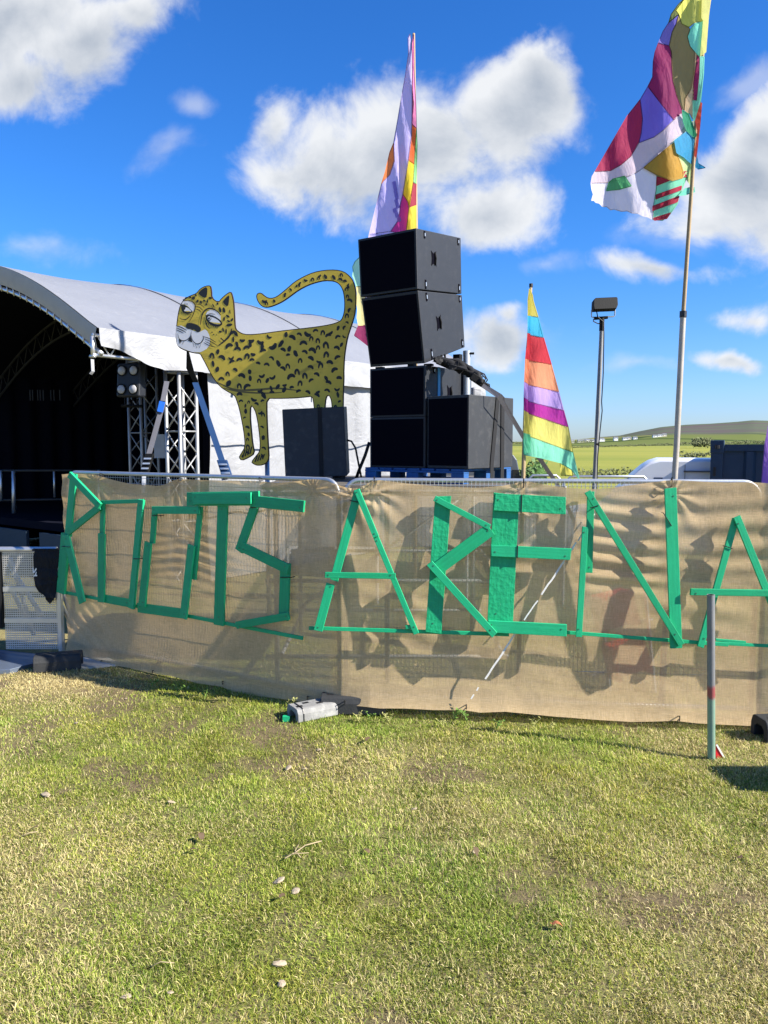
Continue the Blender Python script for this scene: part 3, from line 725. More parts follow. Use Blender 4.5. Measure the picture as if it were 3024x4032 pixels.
ztop_ = np.array([z_at(a, b_-.04) for a, b_ in zip(ytop, plan[:, 1])]); zbot_ = np.array([z_at(a, b_-c_) for a, b_, c_ in zip(ybot, plan[:, 1], .05+.07*rt_)])
T = np.linspace(0, 1, NR)[:, None]
Z = zbot_[None]*(1-T)+ztop_[None]*T
SS = np.broadcast_to(s_[None], Z.shape)
off = .024 + .016*(fbm(SS*1.6, Z*1.6, 3, 61)) + .006*fbm(SS*6, Z*9, 3, 62)
def win(a, b_, x, e): return np.clip((x-a)/e, 0, 1)*np.clip((b_-x)/e, 0, 1)
rp_ = SS-L1      # along the right panel from the corner
# hem kicks outward at the bottom of the right panel, belly above it
right = np.clip(rp_/.25, 0, 1)
off += right*(.085*np.exp(-(Z-zbot_[None])/.10) - .006*np.exp(-((Z-.45)/.15)**2))
off += (1-right)*.03*np.exp(-(Z-zbot_[None])/.09)
# wind-drawn folds running across near N and beside E
def folds(a, b_, z0, z1, amp, lam, ph, sl):
    return amp*win(a, b_, rp_, .18)*win(z0, z1, Z, .16)*np.sin(2*np.pi*(Z+sl*rp_+.03*fbm(SS*3, Z*2, 2, 70))/lam+ph)**1
off += folds(1.95, 2.75, 1.05, 1.95, .012, .135, .4, .06) + folds(1.15, 1.95, 1.2, 1.75, .008, .17, 0, .1) + folds(2.7, 3.6, 1.2, 1.95, .010, .19, 1.0, -.05) + folds(2.5, 3.4, .75, 1.2, .008, .25, .5, .1)
off += folds(.05, .9, .5, 1.1, .007, .22, 0, .3)
# gathers fanning out of the tie near the corner
cxs, czs = L1+.12, 1.88
rr = np.hypot(SS-cxs, Z-czs); th = np.arctan2(Z-czs, SS-cxs)
off += .012*np.exp(-(rr/.35)**2)*np.sin(th*9)
# left panel crumples near O and the frayed left edge
lp = SS
off += .007*np.exp(-(((lp-2.0)/.35)**2+((Z-1.25)/.25)**2))*np.sin(60*(Z+.2*lp)) + .006*np.exp(-(((lp-1.55)/.3)**2+((Z-1.2)/.2)**2))*np.sin(70*(Z-.15*lp))
off += .012*np.exp(-((lp-.05)/.12)**2)*np.sin(Z*22+3*lp)
off += .008*np.exp(-((lp-.35)/.35)**2)*np.exp(-((Z-.35)/.25)**2)*np.sin(40*(Z+.8*lp))
for sx_t in (393, 704, 1020, 1245, 1475, 2060, 2648):      # drawn up to each tie
    st_ = float(np.interp(sx_t, SXc, s_)); rr = np.hypot((SS-st_), Z-1.93); th = np.arctan2(Z-1.93, SS-st_)
    off += .007*np.exp(-(rr/.28)**2)*np.sin(th*11+st_*5)
off = np.clip(off, .022, .135)
VX = plan[None, :, 0]+nrm[None, :, 0]*off; VY = plan[None, :, 1]+nrm[None, :, 1]*off
idx = np.arange(NC*NR).reshape(NR, NC)
bf = np.stack([idx[:-1, :-1], idx[:-1, 1:], idx[1:, 1:], idx[1:, :-1]], -1).reshape(-1, 4)
me = bpy.data.meshes.new('burlap_sheet'); me.from_pydata(np.stack([VX, VY, Z], -1).reshape(-1, 3).tolist(), [], bf.tolist())
uvl = me.uv_layers.new(name='cloth'); li = np.zeros(len(me.loops), np.int64); me.loops.foreach_get('vertex_index', li)
uvl.data.foreach_set('uv', np.stack([SS.reshape(-1)[li], Z.reshape(-1)[li]], -1).reshape(-1).astype(np.float32))
me.polygons.foreach_set('use_smooth', [True]*len(me.polygons))
m_burlap, t = new_mat('burlap')
uvn = t.add('ShaderNodeUVMap', uv_map='cloth').outputs[0]
wf = t.noise(t.mapping(uvn, scale=(30, 900, 1)), 1, 3, .6); wp = t.noise(t.mapping(uvn, scale=(900, 30, 1)), 1, 3, .6)
slub = t.noise(t.mapping(uvn, scale=(8, 260, 1)), 1, 3, .65); slub2 = t.noise(t.mapping(uvn, scale=(260, 8, 1)), 1, 3, .65)
wv_ = t.math('MULTIPLY', t.math('ADD', t.math('ADD', wf, wp), t.math('ADD', slub, slub2)), .25)
blot = t.noise(uvn, 2.2, 5, .6)
col = t.mix(t.smooth(wv_, .36, .64), lin(.58, .425, .235), lin(.84, .655, .405))
col = t.mix(t.math('MULTIPLY', t.smooth(blot, .5, .75), .35), col, lin(.30, .24, .14))
bn = t.add('ShaderNodeBump', {'Strength': .35, 'Distance': .004, 'Height': wv_}).outputs[0]
df = t.add('ShaderNodeBsdfDiffuse', {'Color': col, 'Normal': bn}); tr = t.add('ShaderNodeBsdfTranslucent', {'Color': t.mix(1.0, col, lin(1.0, .93, .82), 'MULTIPLY'), 'Normal': bn})
sh_ = t.add('ShaderNodeMixShader', {0: .48, 1: df.outputs[0], 2: tr.outputs[0]}).outputs[0]
al = t.math('ADD', t.math('ADD', .115, t.math('MULTIPLY', t.smooth(t.noise(uvn, 1.3, 3, .5), .35, .65), .10)), t.math('MULTIPLY', t.math('SUBTRACT', .5, wv_), 1.3), clamp=True)
out(t, t.add('ShaderNodeMixShader', {0: al, 1: sh_, 2: t.add('ShaderNodeBsdfTransparent').outputs[0]}).outputs[0])
tag(link('burlap_sheet', me, m_burlap), 'long translucent brown burlap sheet tied over the mesh fence panels', 'burlap sheet')

# ================================================================== THE SIGN
def wood(name, col, osb=False):
    m, t = new_mat(name)
    co = t.add('ShaderNodeTexCoord').outputs['Object']
    n = t.noise(co, 7, 6, .65); f = t.math('ADD', .80, t.math('MULTIPLY', n, .4))
    c = t.mix(1.0, lin(*col), t.add('ShaderNodeCombineColor', {0: f, 1: f, 2: f}).outputs[0], 'MULTIPLY')
    c = t.mix(t.math('MULTIPLY', t.smooth(t.noise(co, 38, 6, .75), .66, .74), .6), c, lin(.10, .45, .26))
    c = t.mix(t.math('MULTIPLY', t.smooth(t.noise(co, 17, 7, .8), .69, .73), .8), c, lin(.42, .36, .24))
    gu = t.add('ShaderNodeUVMap', uv_map='grain').outputs[0]
    gr_ = t.noise(t.mapping(gu, scale=(2.2, 60, 1)), 1, 5, .65, .3)
    c = t.mix(t.math('MULTIPLY', t.smooth(gr_, .35, .65), .5), t.mix(1.0, c, lin(.72, .78, .74), 'MULTIPLY'), c)
    scr = t.smooth(t.noise(t.mapping(gu, scale=(9, 80, 1)), 1, 4, .6, .6), .71, .76)
    c = t.mix(t.math('MULTIPLY', scr, .6), c, lin(.18, .50, .33))
    h = t.math('ADD', t.noise(co, 60, 6, .65), t.math('MULTIPLY', gr_, 1.2))
    if osb:
        v = t.add('ShaderNodeTexVoronoi', {'Vector': co, 'Scale': 26.0, 'Randomness': 1.0}, feature='F1', distance='MANHATTAN')
        h = t.math('ADD', h, t.math('MULTIPLY', v.outputs['Distance'], 1.2))
    b = t.add('ShaderNodeBsdfPrincipled', {'Base Color': c, 'Roughness': .55, 'Specular IOR Level': .35})
    bn = t.add('ShaderNodeBump', {'Strength': .3 if osb else .2, 'Distance': .006, 'Height': h})
    t.l.new(bn.outputs[0], b.inputs['Normal']); out(t, b.outputs[0]); return m
m_green = [wood('green_painted_timber', (.008, .37, .165)), wood('green_painted_timber_light', (.011, .42, .195)), wood('green_painted_board', (.009, .40, .175), True)]
BASE = .072
def letter_plane(panel, lay): 
    if panel == 0: return PC + n1*(BASE+lay), n1
    # the front letters hang a little further out at the foot
    n = (n2+Vector((0, 0, .06))).normalized()
    return PC + Vector((0, 0, 1.9)) + n*(BASE-.01+lay), n
def plank(panel, p0, p1, w, lay, th, parent, mat=0, name='plank', over=0):
    """p0, p1: centre line ends in photograph pixels, w: width in pixels; lies on the fence, standing off by lay"""
    P, n = letter_plane(panel, lay)
    a, b_ = on_plane(*p0, P, n), on_plane(*p1, P, n); u = (b_-a).normalized(); v = n.cross(u).normalized()
    mx, my = (p0[0]+p1[0])/2, (p0[1]+p1[1])/2; L = math.hypot(p1[0]-p0[0], p1[1]-p0[1]); px, py = -(p1[1]-p0[1])/L*w/2, (p1[0]-p0[0])/L*w/2
    wm = abs((on_plane(mx+px, my+py, P, n)-on_plane(mx-px, my-py, P, n)).dot(v))
    c = (a+b_)/2+n*th/2
    # a slight cut angle so that the ends are not all alike
    hl = (b_-a).length/2; k1, k2 = random.uniform(-.05, .05)*wm, random.uniform(-.05, .05)*wm
    q = [c-u*(hl+k1)-v*wm/2, c+u*(hl+k2)-v*wm/2, c+u*(hl-k2)+v*wm/2, c-u*(hl-k1)+v*wm/2]
    mb = MB().hexa([x-n*th/2 for x in q]+[x+n*th/2 for x in q])
    o = mb.build(name, m_green[mat], parent, bevel=.0025)
    me_ = o.data; uvl_ = me_.uv_layers.new(name='grain'); lo_ = root_loc(parent); jit = random.random()*9
    for lp_i in me_.loops:
        vv = me_.vertices[lp_i.vertex_index].co+lo_-c; uvl_.data[lp_i.index].uv = (vv.dot(u)+jit, vv.dot(v)+jit+vv.dot(n))
    return o, (a, b_, u, v, n, wm, th)
m_screw = pmat('screw_head', (.05, .16, .10), .4, .4)
def screws(info, ks, parent):
    a, b_, u, v, n, wm, th = info
    for k in ks:
        c = a.lerp(b_, k)+n*(th+.001)+v*wm*random.uniform(-.22, .22)
        MB().tube([c-n*.001, c+n*.0015], .0065, 7).build('screw', m_screw, parent)
def tie(panel, c, ang, w, lay, parent=None):
    P, n = letter_plane(panel, lay); p = on_plane(*c, P, n); q = on_plane(c[0]+w*math.cos(R(ang)), c[1]+w*math.sin(R(ang)), P, n)
    r = on_plane(c[0]-w*math.cos(R(ang)), c[1]-w*math.sin(R(ang)), P, n)
    return MB().tube([r-n*.05, r, q, q-n*.05], .0042, 6).build('cable_tie', m_tie, parent)
def letter(ch, ordn, panel, cr, planks, ties=()):
    p0 = cr(*planks[0][0]); P, n = letter_plane(panel, 0)
    t_ = thing('wooden_letter', ordn, 'letter', tuple(on_plane(*p0, P, n)), 'green plank letters of the sign')
    for p in planks:
        a, b_, w, lay, th = p[:5]; mat = p[5] if len(p) > 5 else random.choice((0, 1))
        k = KS[cr]
        o, info = plank(panel, cr(*a), cr(*b_), w*k, lay, th, t_, mat)
        screws(info, (.05, .93) if w*k > 14 else (.5,), o)
    for (c, ang, w, lay) in ties: tie(panel, cr(*c), ang, w*KS[cr], lay, t_)
KS = {c5: .6028, c6: .6028, c7: .5425, c8: .5652}
A_, B_, D_ = 0.0, .026, .052
TH = .024
letter('R', 'green plank letter R, first of the sign, overhanging the left fence end', 0, c5,
       [((490, 108), (452, 515), 40, A_, TH), ((440, 500), (409, 886), 50, A_+.004, TH+.01), ((462, 112), (662, 320), 36, B_+.012, .03, 1), ((660, 322), (448, 492), 42, B_, TH), ((438, 508), (546, 950), 40, B_+.004, TH)],
       [((428, 585), 5, 22, .07)])
letter('O', 'tall narrow green letter O right after the R', 0, c5,
       [((680, 282), (674, 505), 26, A_, TH), ((672, 498), (669, 946), 42, B_, TH), ((690, 294), (946, 286), 26, A_+.002, TH-.004), ((932, 277), (867, 986), 36, B_, .03), ((688, 922), (852, 952), 52, A_+.003, TH)],
       [((893, 664), 0, 22, .06)])
letter('O', 'wider green letter O between the narrow O and the T', 0, c5,
       [((1018, 332), (1002, 562), 30, A_, TH), ((976, 556), (935, 972), 44, B_, TH), ((1003, 345), (1308, 345), 50, B_+.004, TH), ((1315, 322), (1272, 797), 30, A_, TH), ((1258, 574), (1205, 1052), 44, B_, TH), ((908, 981), (1228, 1024), 62, A_+.002, TH)],
       [((1020, 382), 0, 24, .03)])
letter('T', 'green letter T with a broad top bar, left of the S', 0, c5,
       [((1463, 300), (1437, 1096), 64, A_, TH), ((1230, 274), (1700, 268), 92, B_, TH), ((1268, 270), (1648, 268), 74, D_, TH, 1)])
letter('S', 'green plank letter S, last of ROOTS beside the burlap corner', 0, c6,
       [((178, 320), (75, 612), 52, A_, TH), ((150, 285), (500, 322), 74, B_, TH), ((95, 585), (398, 732), 62, B_, TH), ((378, 690), (366, 1062), 62, A_, TH), ((402, 1035), (58, 1096), 50, B_, TH)],
       [((375, 785), 0, 36, .03), ((172, 328), 0, 28, .03)])
letter('A', 'green letter A on the left of ARENA, thin crossbar sticking out', 1, c6,
       [((848, 225), (690, 805), 54, A_, TH, 1), ((668, 826), (587, 1132), 56, B_, TH, 1), ((838, 212), (965, 520), 38, B_+.004, .03), ((960, 512), (1228, 1152), 36, A_+.006, TH, 1), ((632, 768), (1092, 776), 38, D_+.002, TH), ((1155, 1108), (1210, 1108), 26, A_, TH)],
       [((825, 290), 12, 32, .03)])
letter('R', 'green letter R with a broad board stem, second letter of ARENA', 1, c6,
       [((1402, 255), (1338, 1145), 104, A_, TH, 2), ((1345, 268), (1706, 458), 38, B_+.004, TH), ((1712, 470), (1350, 738), 86, B_, TH, 0), ((1312, 690), (1738, 1160), 46, D_+.006, TH, 1)])
letter('E', 'broad green letter E made of wide rough boards', 1, c7,
       [((541, 268), (495, 1200), 186, A_, TH, 2), ((455, 325), (970, 352), 126, B_, TH, 2), ((430, 677), (1006, 703), 82, B_, .034, 1), ((404, 1224), (976, 1254), 86, B_, .034, 1)],
       [((652, 340), 92, 66, .052), ((622, 688), 92, 44, .062)])
letter('N', 'green letter N with a long diagonal batten under a pole', 1, c7,
       [((1152, 250), (1138, 838), 52, A_, TH), ((1112, 505), (1065, 1302), 44, B_, TH, 1), ((1128, 250), (1809, 1360), 47, D_+.004, TH, 0), ((1728, 225), (1770, 1384), 86, B_, TH, 1)],
       [((1183, 360), -18, 26, .082)])
P_, n_ = letter_plane(1, .06)
tie(1, c8(580, 345), 58, 30, .055, bpy.data.objects['wooden_letter.008'])
letter('A', 'green letter A cut by the right edge of the picture', 1, c8,
       [((1052, 338), (805, 1232), 46, A_, TH), ((1058, 325), (1425, 1230), 50, B_, TH, 1), ((735, 848), (1460, 860), 46, D_+.002, .03)],
       [((1007, 540), 18, 26, .03)])
def batten(panel, a, b_, w, lay, label):
    P, n = letter_plane(panel, lay); m_ = on_plane((a[0]+b_[0])/2, (a[1]+b_[1])/2, P, n)
    o, info = plank(panel, a, b_, w, lay, .017, None, 1, 'batten'); tag(o, label, 'batten', 'thin green battens under the letters')
batten(0, (238, 2328), (1195, 2512), 13, -.018, 'long thin green batten running under the word ROOTS')
batten(1, (1217, 2472), (2004, 2497), 15, -.018, 'thin green batten under the first A and second R')
batten(1, (2226, 2489), (2866, 2538), 14, -.018, 'thin green batten under the N between E and last A')
batten(1, (2710, 2526), (3300, 2556), 13, -.020, 'thin green batten running off the right edge under the last A')
batten(1, (2816, 2518), (2935, 2528), 10, -.022, 'short green offcut above the batten below the last A')
# ties holding the burlap
def cloth_tie(sx_, sy_, panel, h_, label):
    n = n1 if panel == 0 else n2; P = PC+n*(.14 if panel == 1 and sy_ > 2500 else .075); p = on_plane(sx_, sy_, P, n)
    tag(MB().tube([p-n*.05+Vector((0, 0, h_*.5)), p+Vector((0, 0, h_)), p, p-n*.05], .0045, 6).build('cable_tie', m_tie), label, 'cable tie', 'black cable ties holding the burlap to the fence')
for sx_, sy_, pn, h_, lb in ((2062, 1920, 1, .075, 'black cable tie fixing the small banner pole to the fence top'), (2646, 1915, 1, .075, 'black cable tie fixing the tall flag pole to the fence top'),
                         (704, 1892, 0, .03, 'black cable tie on the fence top above the second O'), (1020, 1893, 0, .03, 'black cable tie on the fence top above the S'), (1473, 1895, 1, .04, 'black cable tie on the fence top right of the first A'), (393, 1874, 0, .03, 'black cable tie on the fence top beside the first R'),
                         (1210, 2762, 0, .05, 'black cable tie at the burlap hem over the grey block'), (1357, 2776, 1, .04, 'black cable tie at the burlap hem over the black block'), (1836, 2792, 1, .04, 'black cable tie at the burlap hem below the E'), (2676, 2838, 1, .04, 'black cable tie at the burlap hem near the short post'),
                         (398, 2612, 0, .03, 'black cable tie at the burlap hem near the left fence end'), (600, 2648, 0, .02, 'black cable tie at the burlap hem below the first O'), (875, 2694, 0, .03, 'black cable tie at the burlap hem below the T')):
    cloth_tie(sx_, sy_, pn, h_, lb)
# added white strips standing in for a bright streak on the burlap
m_streak = pmat('white_streak', (.70, .69, .65), .7, 0, .2, 30)
ws_ = thing('white_streak', 'broken white streak slanting down the burlap from N to below E', 'tape', tuple(on_plane(2100, 2500, PC+n2*.05, n2)))
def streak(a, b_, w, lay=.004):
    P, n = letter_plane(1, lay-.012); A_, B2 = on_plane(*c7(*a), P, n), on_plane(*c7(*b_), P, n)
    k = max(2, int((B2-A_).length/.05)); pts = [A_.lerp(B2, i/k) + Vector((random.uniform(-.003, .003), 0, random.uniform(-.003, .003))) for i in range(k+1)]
    MB().ribbon(pts, w, .003, n.cross((B2-A_).normalized())).build('strip', m_streak, ws_)
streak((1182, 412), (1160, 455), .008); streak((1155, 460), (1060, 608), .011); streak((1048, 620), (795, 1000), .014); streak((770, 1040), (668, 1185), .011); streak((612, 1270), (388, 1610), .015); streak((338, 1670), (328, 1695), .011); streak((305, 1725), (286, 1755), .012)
# ================================================================== PLATFORM, PALLET, SPEAKERS
PY0, PY1 = 7.25, 9.5
PX0, PX1 = at(1085, 1900, 8.2).x, at(2010, 1900, 7.4).x
ZD = 1.935
pf = thing('scaffold_platform', 'scaffold platform behind the burlap carrying the speaker stack', 'platform', ((PX0+PX1)/2, (PY0+PY1)/2, 0))
nb_ = 10
for k in range(nb_):
    y0 = PY0+(PY1-PY0)*k/nb_; y1 = PY0+(PY1-PY0)*(k+1)/nb_-.012
    MB().abox(PX0, PX1, y0, y1, ZD-.04, ZD-.002*(k % 2)).build('board', m_board, pf)
for x in (PX0+.12, (PX0+PX1)/2, PX1-.12):
    for y in (PY0+.08, PY1-.08): MB().tube([(x, y, 0), (x, y, ZD-.04)], .024, 8).build('leg', m_scaff, pf, smooth=True)
mb = MB()
for z in (.25, 1.0, ZD-.09):
    for y in (PY0+.08, PY1-.08): mb.tube([(PX0, y+.05, z), (PX1, y+.05, z)], .022, 6)
    for x in (PX0+.12, PX1-.12): mb.tube([(x+.05, PY0, z+.05), (x+.05, PY1, z+.05)], .022, 6)
mb.tube([(PX0+.12, PY1-.02, .3), (PX1-.12, PY1-.02, 1.75)], .022, 6)
mb.build('brace', m_scaff, pf, smooth=True)
# white storage tents and low things behind the platform, seen through the cloth
YAW = R(36); FW = Vector((-math.cos(YAW), math.sin(YAW), 0)); DP = Vector((math.sin(YAW), math.cos(YAW), 0))
def solve_w(P, d, sx_):    # length along d from P to reach picture column sx_
    u = (sx_-1512)/FPX*1.0; return (u*P.y-P.x)/(d.x-u*d.y)
def xyat(sx_, sy_, Y): p = at(sx_, sy_, Y); return Vector((p.x, p.y, 0))
PZ0 = ZD; PZ1 = ZD+.145
pp = xyat(1300+.5425*970, 1850, 7.42)
pal = thing('pallet', 'blue painted wooden pallet under the speaker stack', 'pallet', (pp.x, pp.y, PZ0))
PW, PD = 1.2, 1.0
def pbox(o0, o1, q0, q1, z0, z1, name):
    c = pp+FW*(o0+o1)/2+DP*(q0+q1)/2+Vector((0, 0, (z0+z1)/2))
    MB().box(c, FW*(o1-o0)/2, DP*(q1-q0)/2, (0, 0, (z1-z0)/2)).build(name, m_pallet, pal, bevel=.003)
for k in range(7): pbox(.0+k*.172, .145+k*.172+(.02 if k == 6 else 0), 0, PD, PZ1-.020, PZ1-.001*(k % 2), 'plank')
for q in (0, PD/2-.05, PD-.1): pbox(0, PW, q, q+.1, PZ1-.043, PZ1-.021, 'plank')
for q in (0, PD/2-.05, PD-.1):
    for o_ in (0, PW/2-.07, PW-.145): pbox(o_, o_+.145, q+.002, q+.098, PZ0+.021, PZ1-.044, 'block')
for q in (0, PD/2-.05, PD-.1): pbox(0, PW, q, q+.1, PZ0+.001, PZ0+.02, 'plank')

def cabinet(name, label, corners_b, corners_t, handle=(.55, .62), hard=True, hs=1.0, mat=None):
    """corner order: front left, front right (nearest corner), back right, back left; face 0-1 carries the grille, face 1-2 the handle"""
    b0, b1, b2, b3 = corners_b; t0, t1, t2, t3 = corners_t
    t_ = thing(name, label, 'speaker', tuple((b0+b1+b2+b3)/4), 'black speaker cabinets')
    body = MB().hexa([b0, b1, b2, b3, t0, t1, t2, t3]); body.build('cabinet', mat or m_black, t_, bevel=.006)
    F = lambda u, v, a0, a1, e0, e1: (a0.lerp(a1, u)).lerp(e0.lerp(e1, u), v)
    nrm_ = (b1-b0).cross(t0-b0).normalized()
    if nrm_.dot(Vector((0, H*0, 0))-b0+Vector((0, 0, 0))) < 0: nrm_ = -nrm_
    g = [F(u, v, b0, b1, t0, t1)+nrm_*.002 for u, v in ((.035, .04), (.965, .04), (.965, .96), (.035, .96))]
    MB().prism([p+nrm_*.004 for p in g], -nrm_*.004).build('grille', m_grille, t_)
    sn = (b2-b1).cross(t1-b1).normalized()
    if sn.dot(-b1) < 0: sn = -sn
    Sd = lambda u, v: F(u, v, b1, b2, t1, t2)
    ex = (b2-b1).normalized(); ez = (t1-b1).normalized()
    if handle:
        c = Sd(*handle); w_, h_ = .055*hs, .075*hs
        shp = [(-1, 1), (-.55, .75), (0, .62), (.55, .75), (1, 1), (.86, .45), (.78, 0), (.86, -.45), (1, -1), (.55, -.78), (0, -.66), (-.55, -.78), (-1, -1), (-.86, -.45), (-.78, 0), (-.86, .45)]
        hd = MB().prism([c+ex*w_*a*.85+ez*h_*b_+sn*.0015 for a, b_ in shp], sn*.002).build('handle_recess', m_grille, t_)
        MB().tube([c+ex*w_*.35+ez*h_*k+sn*(.004+.014*(1-abs(k))) for k in (-.8, -.4, 0, .4, .8)], .009, 6).build('grip', m_blackmetal, hd, smooth=True)
    if hard:
        for u in (.17, .93):
            for v0, v1 in ((.02, .17), (.86, .98)):
                a, b_ = Sd(u, v0), Sd(u, v1)
                lt = MB().box((a+b_)/2+sn*.002, ex*.012, (b_-a)/2, sn*.003).build('rigging_slot', m_grille, t_)
                MB().box(a.lerp(b_, .5)+sn*.007, ex*.006, (b_-a)*.22, sn*.004).build('rigging_pin', m_galv, lt)
    return t_
def rect(P, w, d_, z): 
    f1 = Vector((P.x, P.y, z)); f0 = f1+FW*w; return [f0, f1, f1+DP*d_, f0+DP*d_]
# lower stack of two and the one standing beside it
Q = xyat(1675, 1600, 7.72); Wc = solve_w(Q, FW, 1457); Dc = min(.92, solve_w(Q, DP, 1853))
zc = z_at(850+.5425*1455, 7.72); zt2 = z_at(850+.5425*1083, 7.72)
cabinet('speaker', 'lowest black speaker on the pallet at the left of the stack', rect(Q, Wc, Dc, PZ1), rect(Q, Wc, Dc, zc-.0015), (.45, .5))
cabinet('speaker', 'black speaker with a blue tape stripe, second from the pallet', rect(Q+DP*.0, Wc, Dc, zc), rect(Q, Wc, Dc, zt2), (.50, .50), hs=1.1)
tp = Q+DP*Dc*.27
sn_ = (DP.cross(Vector((0, 0, 1)))).normalized(); sn_ = sn_ if sn_.dot(-Q) > 0 else -sn_
tag(MB().box(tp+sn_*.003+Vector((0, 0, (zc+zt2)/2)), DP*.022, sn_*.0025, (0, 0, (zt2-zc)/2)).build('blue_tape', m_bluetape), 'bright blue vertical tape stripe on the side of a speaker', 'tape')
YAW2 = R(40); FW_, DP_ = FW, DP
FW = Vector((-math.cos(YAW2), math.sin(YAW2), 0)); DP = Vector((math.sin(YAW2), math.cos(YAW2), 0))
Q5 = xyat(1300+.5425*1007, 1600, 7.40); W5 = min(.56, solve_w(Q5, FW, 1681)); D5 = solve_w(Q5, DP, 1300+.5425*1322)
zt5 = z_at(850+.5425*1296, 7.40)
W5 = solve_w(Q5, FW, 1682)
cabinet('speaker', 'plain black speaker strapped down at the lower right of the stack', rect(Q5, W5, D5, PZ1+.004), rect(Q5, W5, D5, zt5), None, False, mat=m_black2)
E5 = dict(Q=Q5, D=D5, z=zt5, DP=DP.copy(), FW=FW.copy())
FW, DP = FW_, DP_
# upper pair, tipped towards the crowd
QA = xyat(1640, 1000, 7.60); WA = solve_w(QA, FW, 1414); DA = min(.85, solve_w(QA, DP, 1808))
def zs(y, Y): return z_at(850+.5425*y, Y)
zA1 = zs(90, 7.60); zS1 = zs(532, 7.60); zB1 = zs(1062, 7.62)
up = Vector((0, 0, 1))
cA = Vector((QA.x, QA.y, 0)); riseA = .085
shift = (xyat(1300+.5425*632, 1400, 7.6)-xyat(1300+.5425*625, 1400, 7.6)).x
def corner_set(P, w, d_, z, rise, back=0.0, dx=0.0):
    f1 = Vector((P.x+dx, P.y, z))+DP*back; f0 = f1+FW*w; r = up*rise
    return [f0, f1, f1+DP*d_+r, f0+DP*d_+r]
top_t = corner_set(QA, WA, DA, zA1, riseA, -.01); top_b = corner_set(QA, WA*.985, DA, zS1+.004, riseA, .02)
cabinet('speaker', 'topmost black speaker of the stack, tipped slightly forward', top_b, top_t, (.36, .55))
bt_t = corner_set(QA, WA*.98, DA, zS1-.008, riseA, .025); bt_b = corner_set(QA, WA*.955, DA*.93, zB1, .235, .155)
cabinet('speaker', 'tilted wedge-shaped black speaker under the topmost one', bt_b, bt_t, (.40, .53))
# feet / packing between the tiers, pipe and clamp at the back
pk = thing('speaker_spacer', 'dark packing blocks between the tilted and the lower speakers', 'spacer', tuple(Q+Vector((0, 0, zt2))))
for o_, q in ((Wc*.86, .05), (Wc*.02, .08), (Wc*.02, Dc*.7), (Wc*.86, Dc*.7)):
    c = Q+FW*o_+DP*q; zz = zB1+max(0, q-.12)/DA*.235
    MB().box(c+Vector((0, 0, (zt2+zz)/2)), FW*.04, DP*.03, (0, 0, max(.01, (zz-zt2)/2))).build('block', m_blackmetal, pk)
pip = at(1300+.5425*992, 850+.5425*980, 8.3)
sp1 = thing('support_pipe', 'short grey pipe with clamps propping the back of the tilted speaker', 'pipe', (pip.x, pip.y, zt2))
MB().tube([(pip.x, pip.y, zt2-.3), (pip.x, pip.y, pip.z)], .042, 12).build('pipe', m_galv, sp1, smooth='auto')
for dz in (-.03, -.27): MB().tube([(pip.x-.02, pip.y-.02, pip.z+dz), (pip.x+.075, pip.y-.03, pip.z+dz)], .013, 6).build('clamp_bolt', m_blackmetal, sp1)
# bundle of black webbing and cloth over the back of the stack
bd = thing('webbing_bundle', 'bundle of black straps and cloth slumped over the speaker edge', 'bundle', tuple(at(1800, 1440, 8.0)))
rnd = random.Random(3)
bpts = [(770, 1035), (860, 1065), (930, 1080), (1000, 1120), (1060, 1170), (1100, 1205)]
mbc = MB()
for k in range(7):
    pts = []
    for i, (x, y) in enumerate(bpts):
        pts.append(at(*c3(x+rnd.uniform(-14, 14), y+rnd.uniform(-18, 22)), 7.9-.05*i+rnd.uniform(-.12, .1)))
    mbc.tube(pts, [r0*rnd.uniform(.55, 1.0) for r0 in (.03, .05, .055, .05, .045, .03)], 7)
mbc.build('cloth', m_strapblk, bd, smooth=True)
for k in range(16):
    x, y = bpts[k % 6]; x += rnd.uniform(-20, 50); y += rnd.uniform(-30, 40); n_ = rnd.randint(3, 5)
    q = [at(*c3(x+rnd.uniform(-10, 30)*i, y+rnd.uniform(-22, 30)+6*i), 7.72+rnd.uniform(-.1, .15)) for i in range(n_)]
    MB().ribbon(q, rnd.uniform(.03, .06), .005, (rnd.uniform(-1, 1), 1, rnd.uniform(-1, 1))).build('strap', m_strapblk, bd)
for k, q in enumerate(([(850, 1075), (905, 1045), (985, 1085), (1060, 1120), (1120, 1150), (1142, 1190), (1125, 1215), (1085, 1222)], [(900, 1085), (1000, 1100), (1080, 1130), (1130, 1180), (1110, 1212), (1070, 1205)], [(780, 1040), (830, 1062), (880, 1050), (930, 1075)])):
    MB().ribbon([at(*c3(x, y), 7.75+.06*k) for x, y in q], .045, .006, (.3, 1, .2)).build('strap', m_strapblk, bd)
ra = MB().box(at(*c3(1068, 1190), 7.62), Vector((.06, 0, -.04)), Vector((0, .03, 0)), Vector((.02, 0, .03))).build('ratchet', m_blackmetal, bd, bevel=.006)
mb = MB().tube([at(*c3(808, 1010), 7.9), at(*c3(812, 1060), 7.9)], .012, 6); mb.tube([at(*c3(832, 1005), 7.9), at(*c3(838, 1065), 7.9)], .012, 6); mb.build('rod', m_blackmetal, bd)
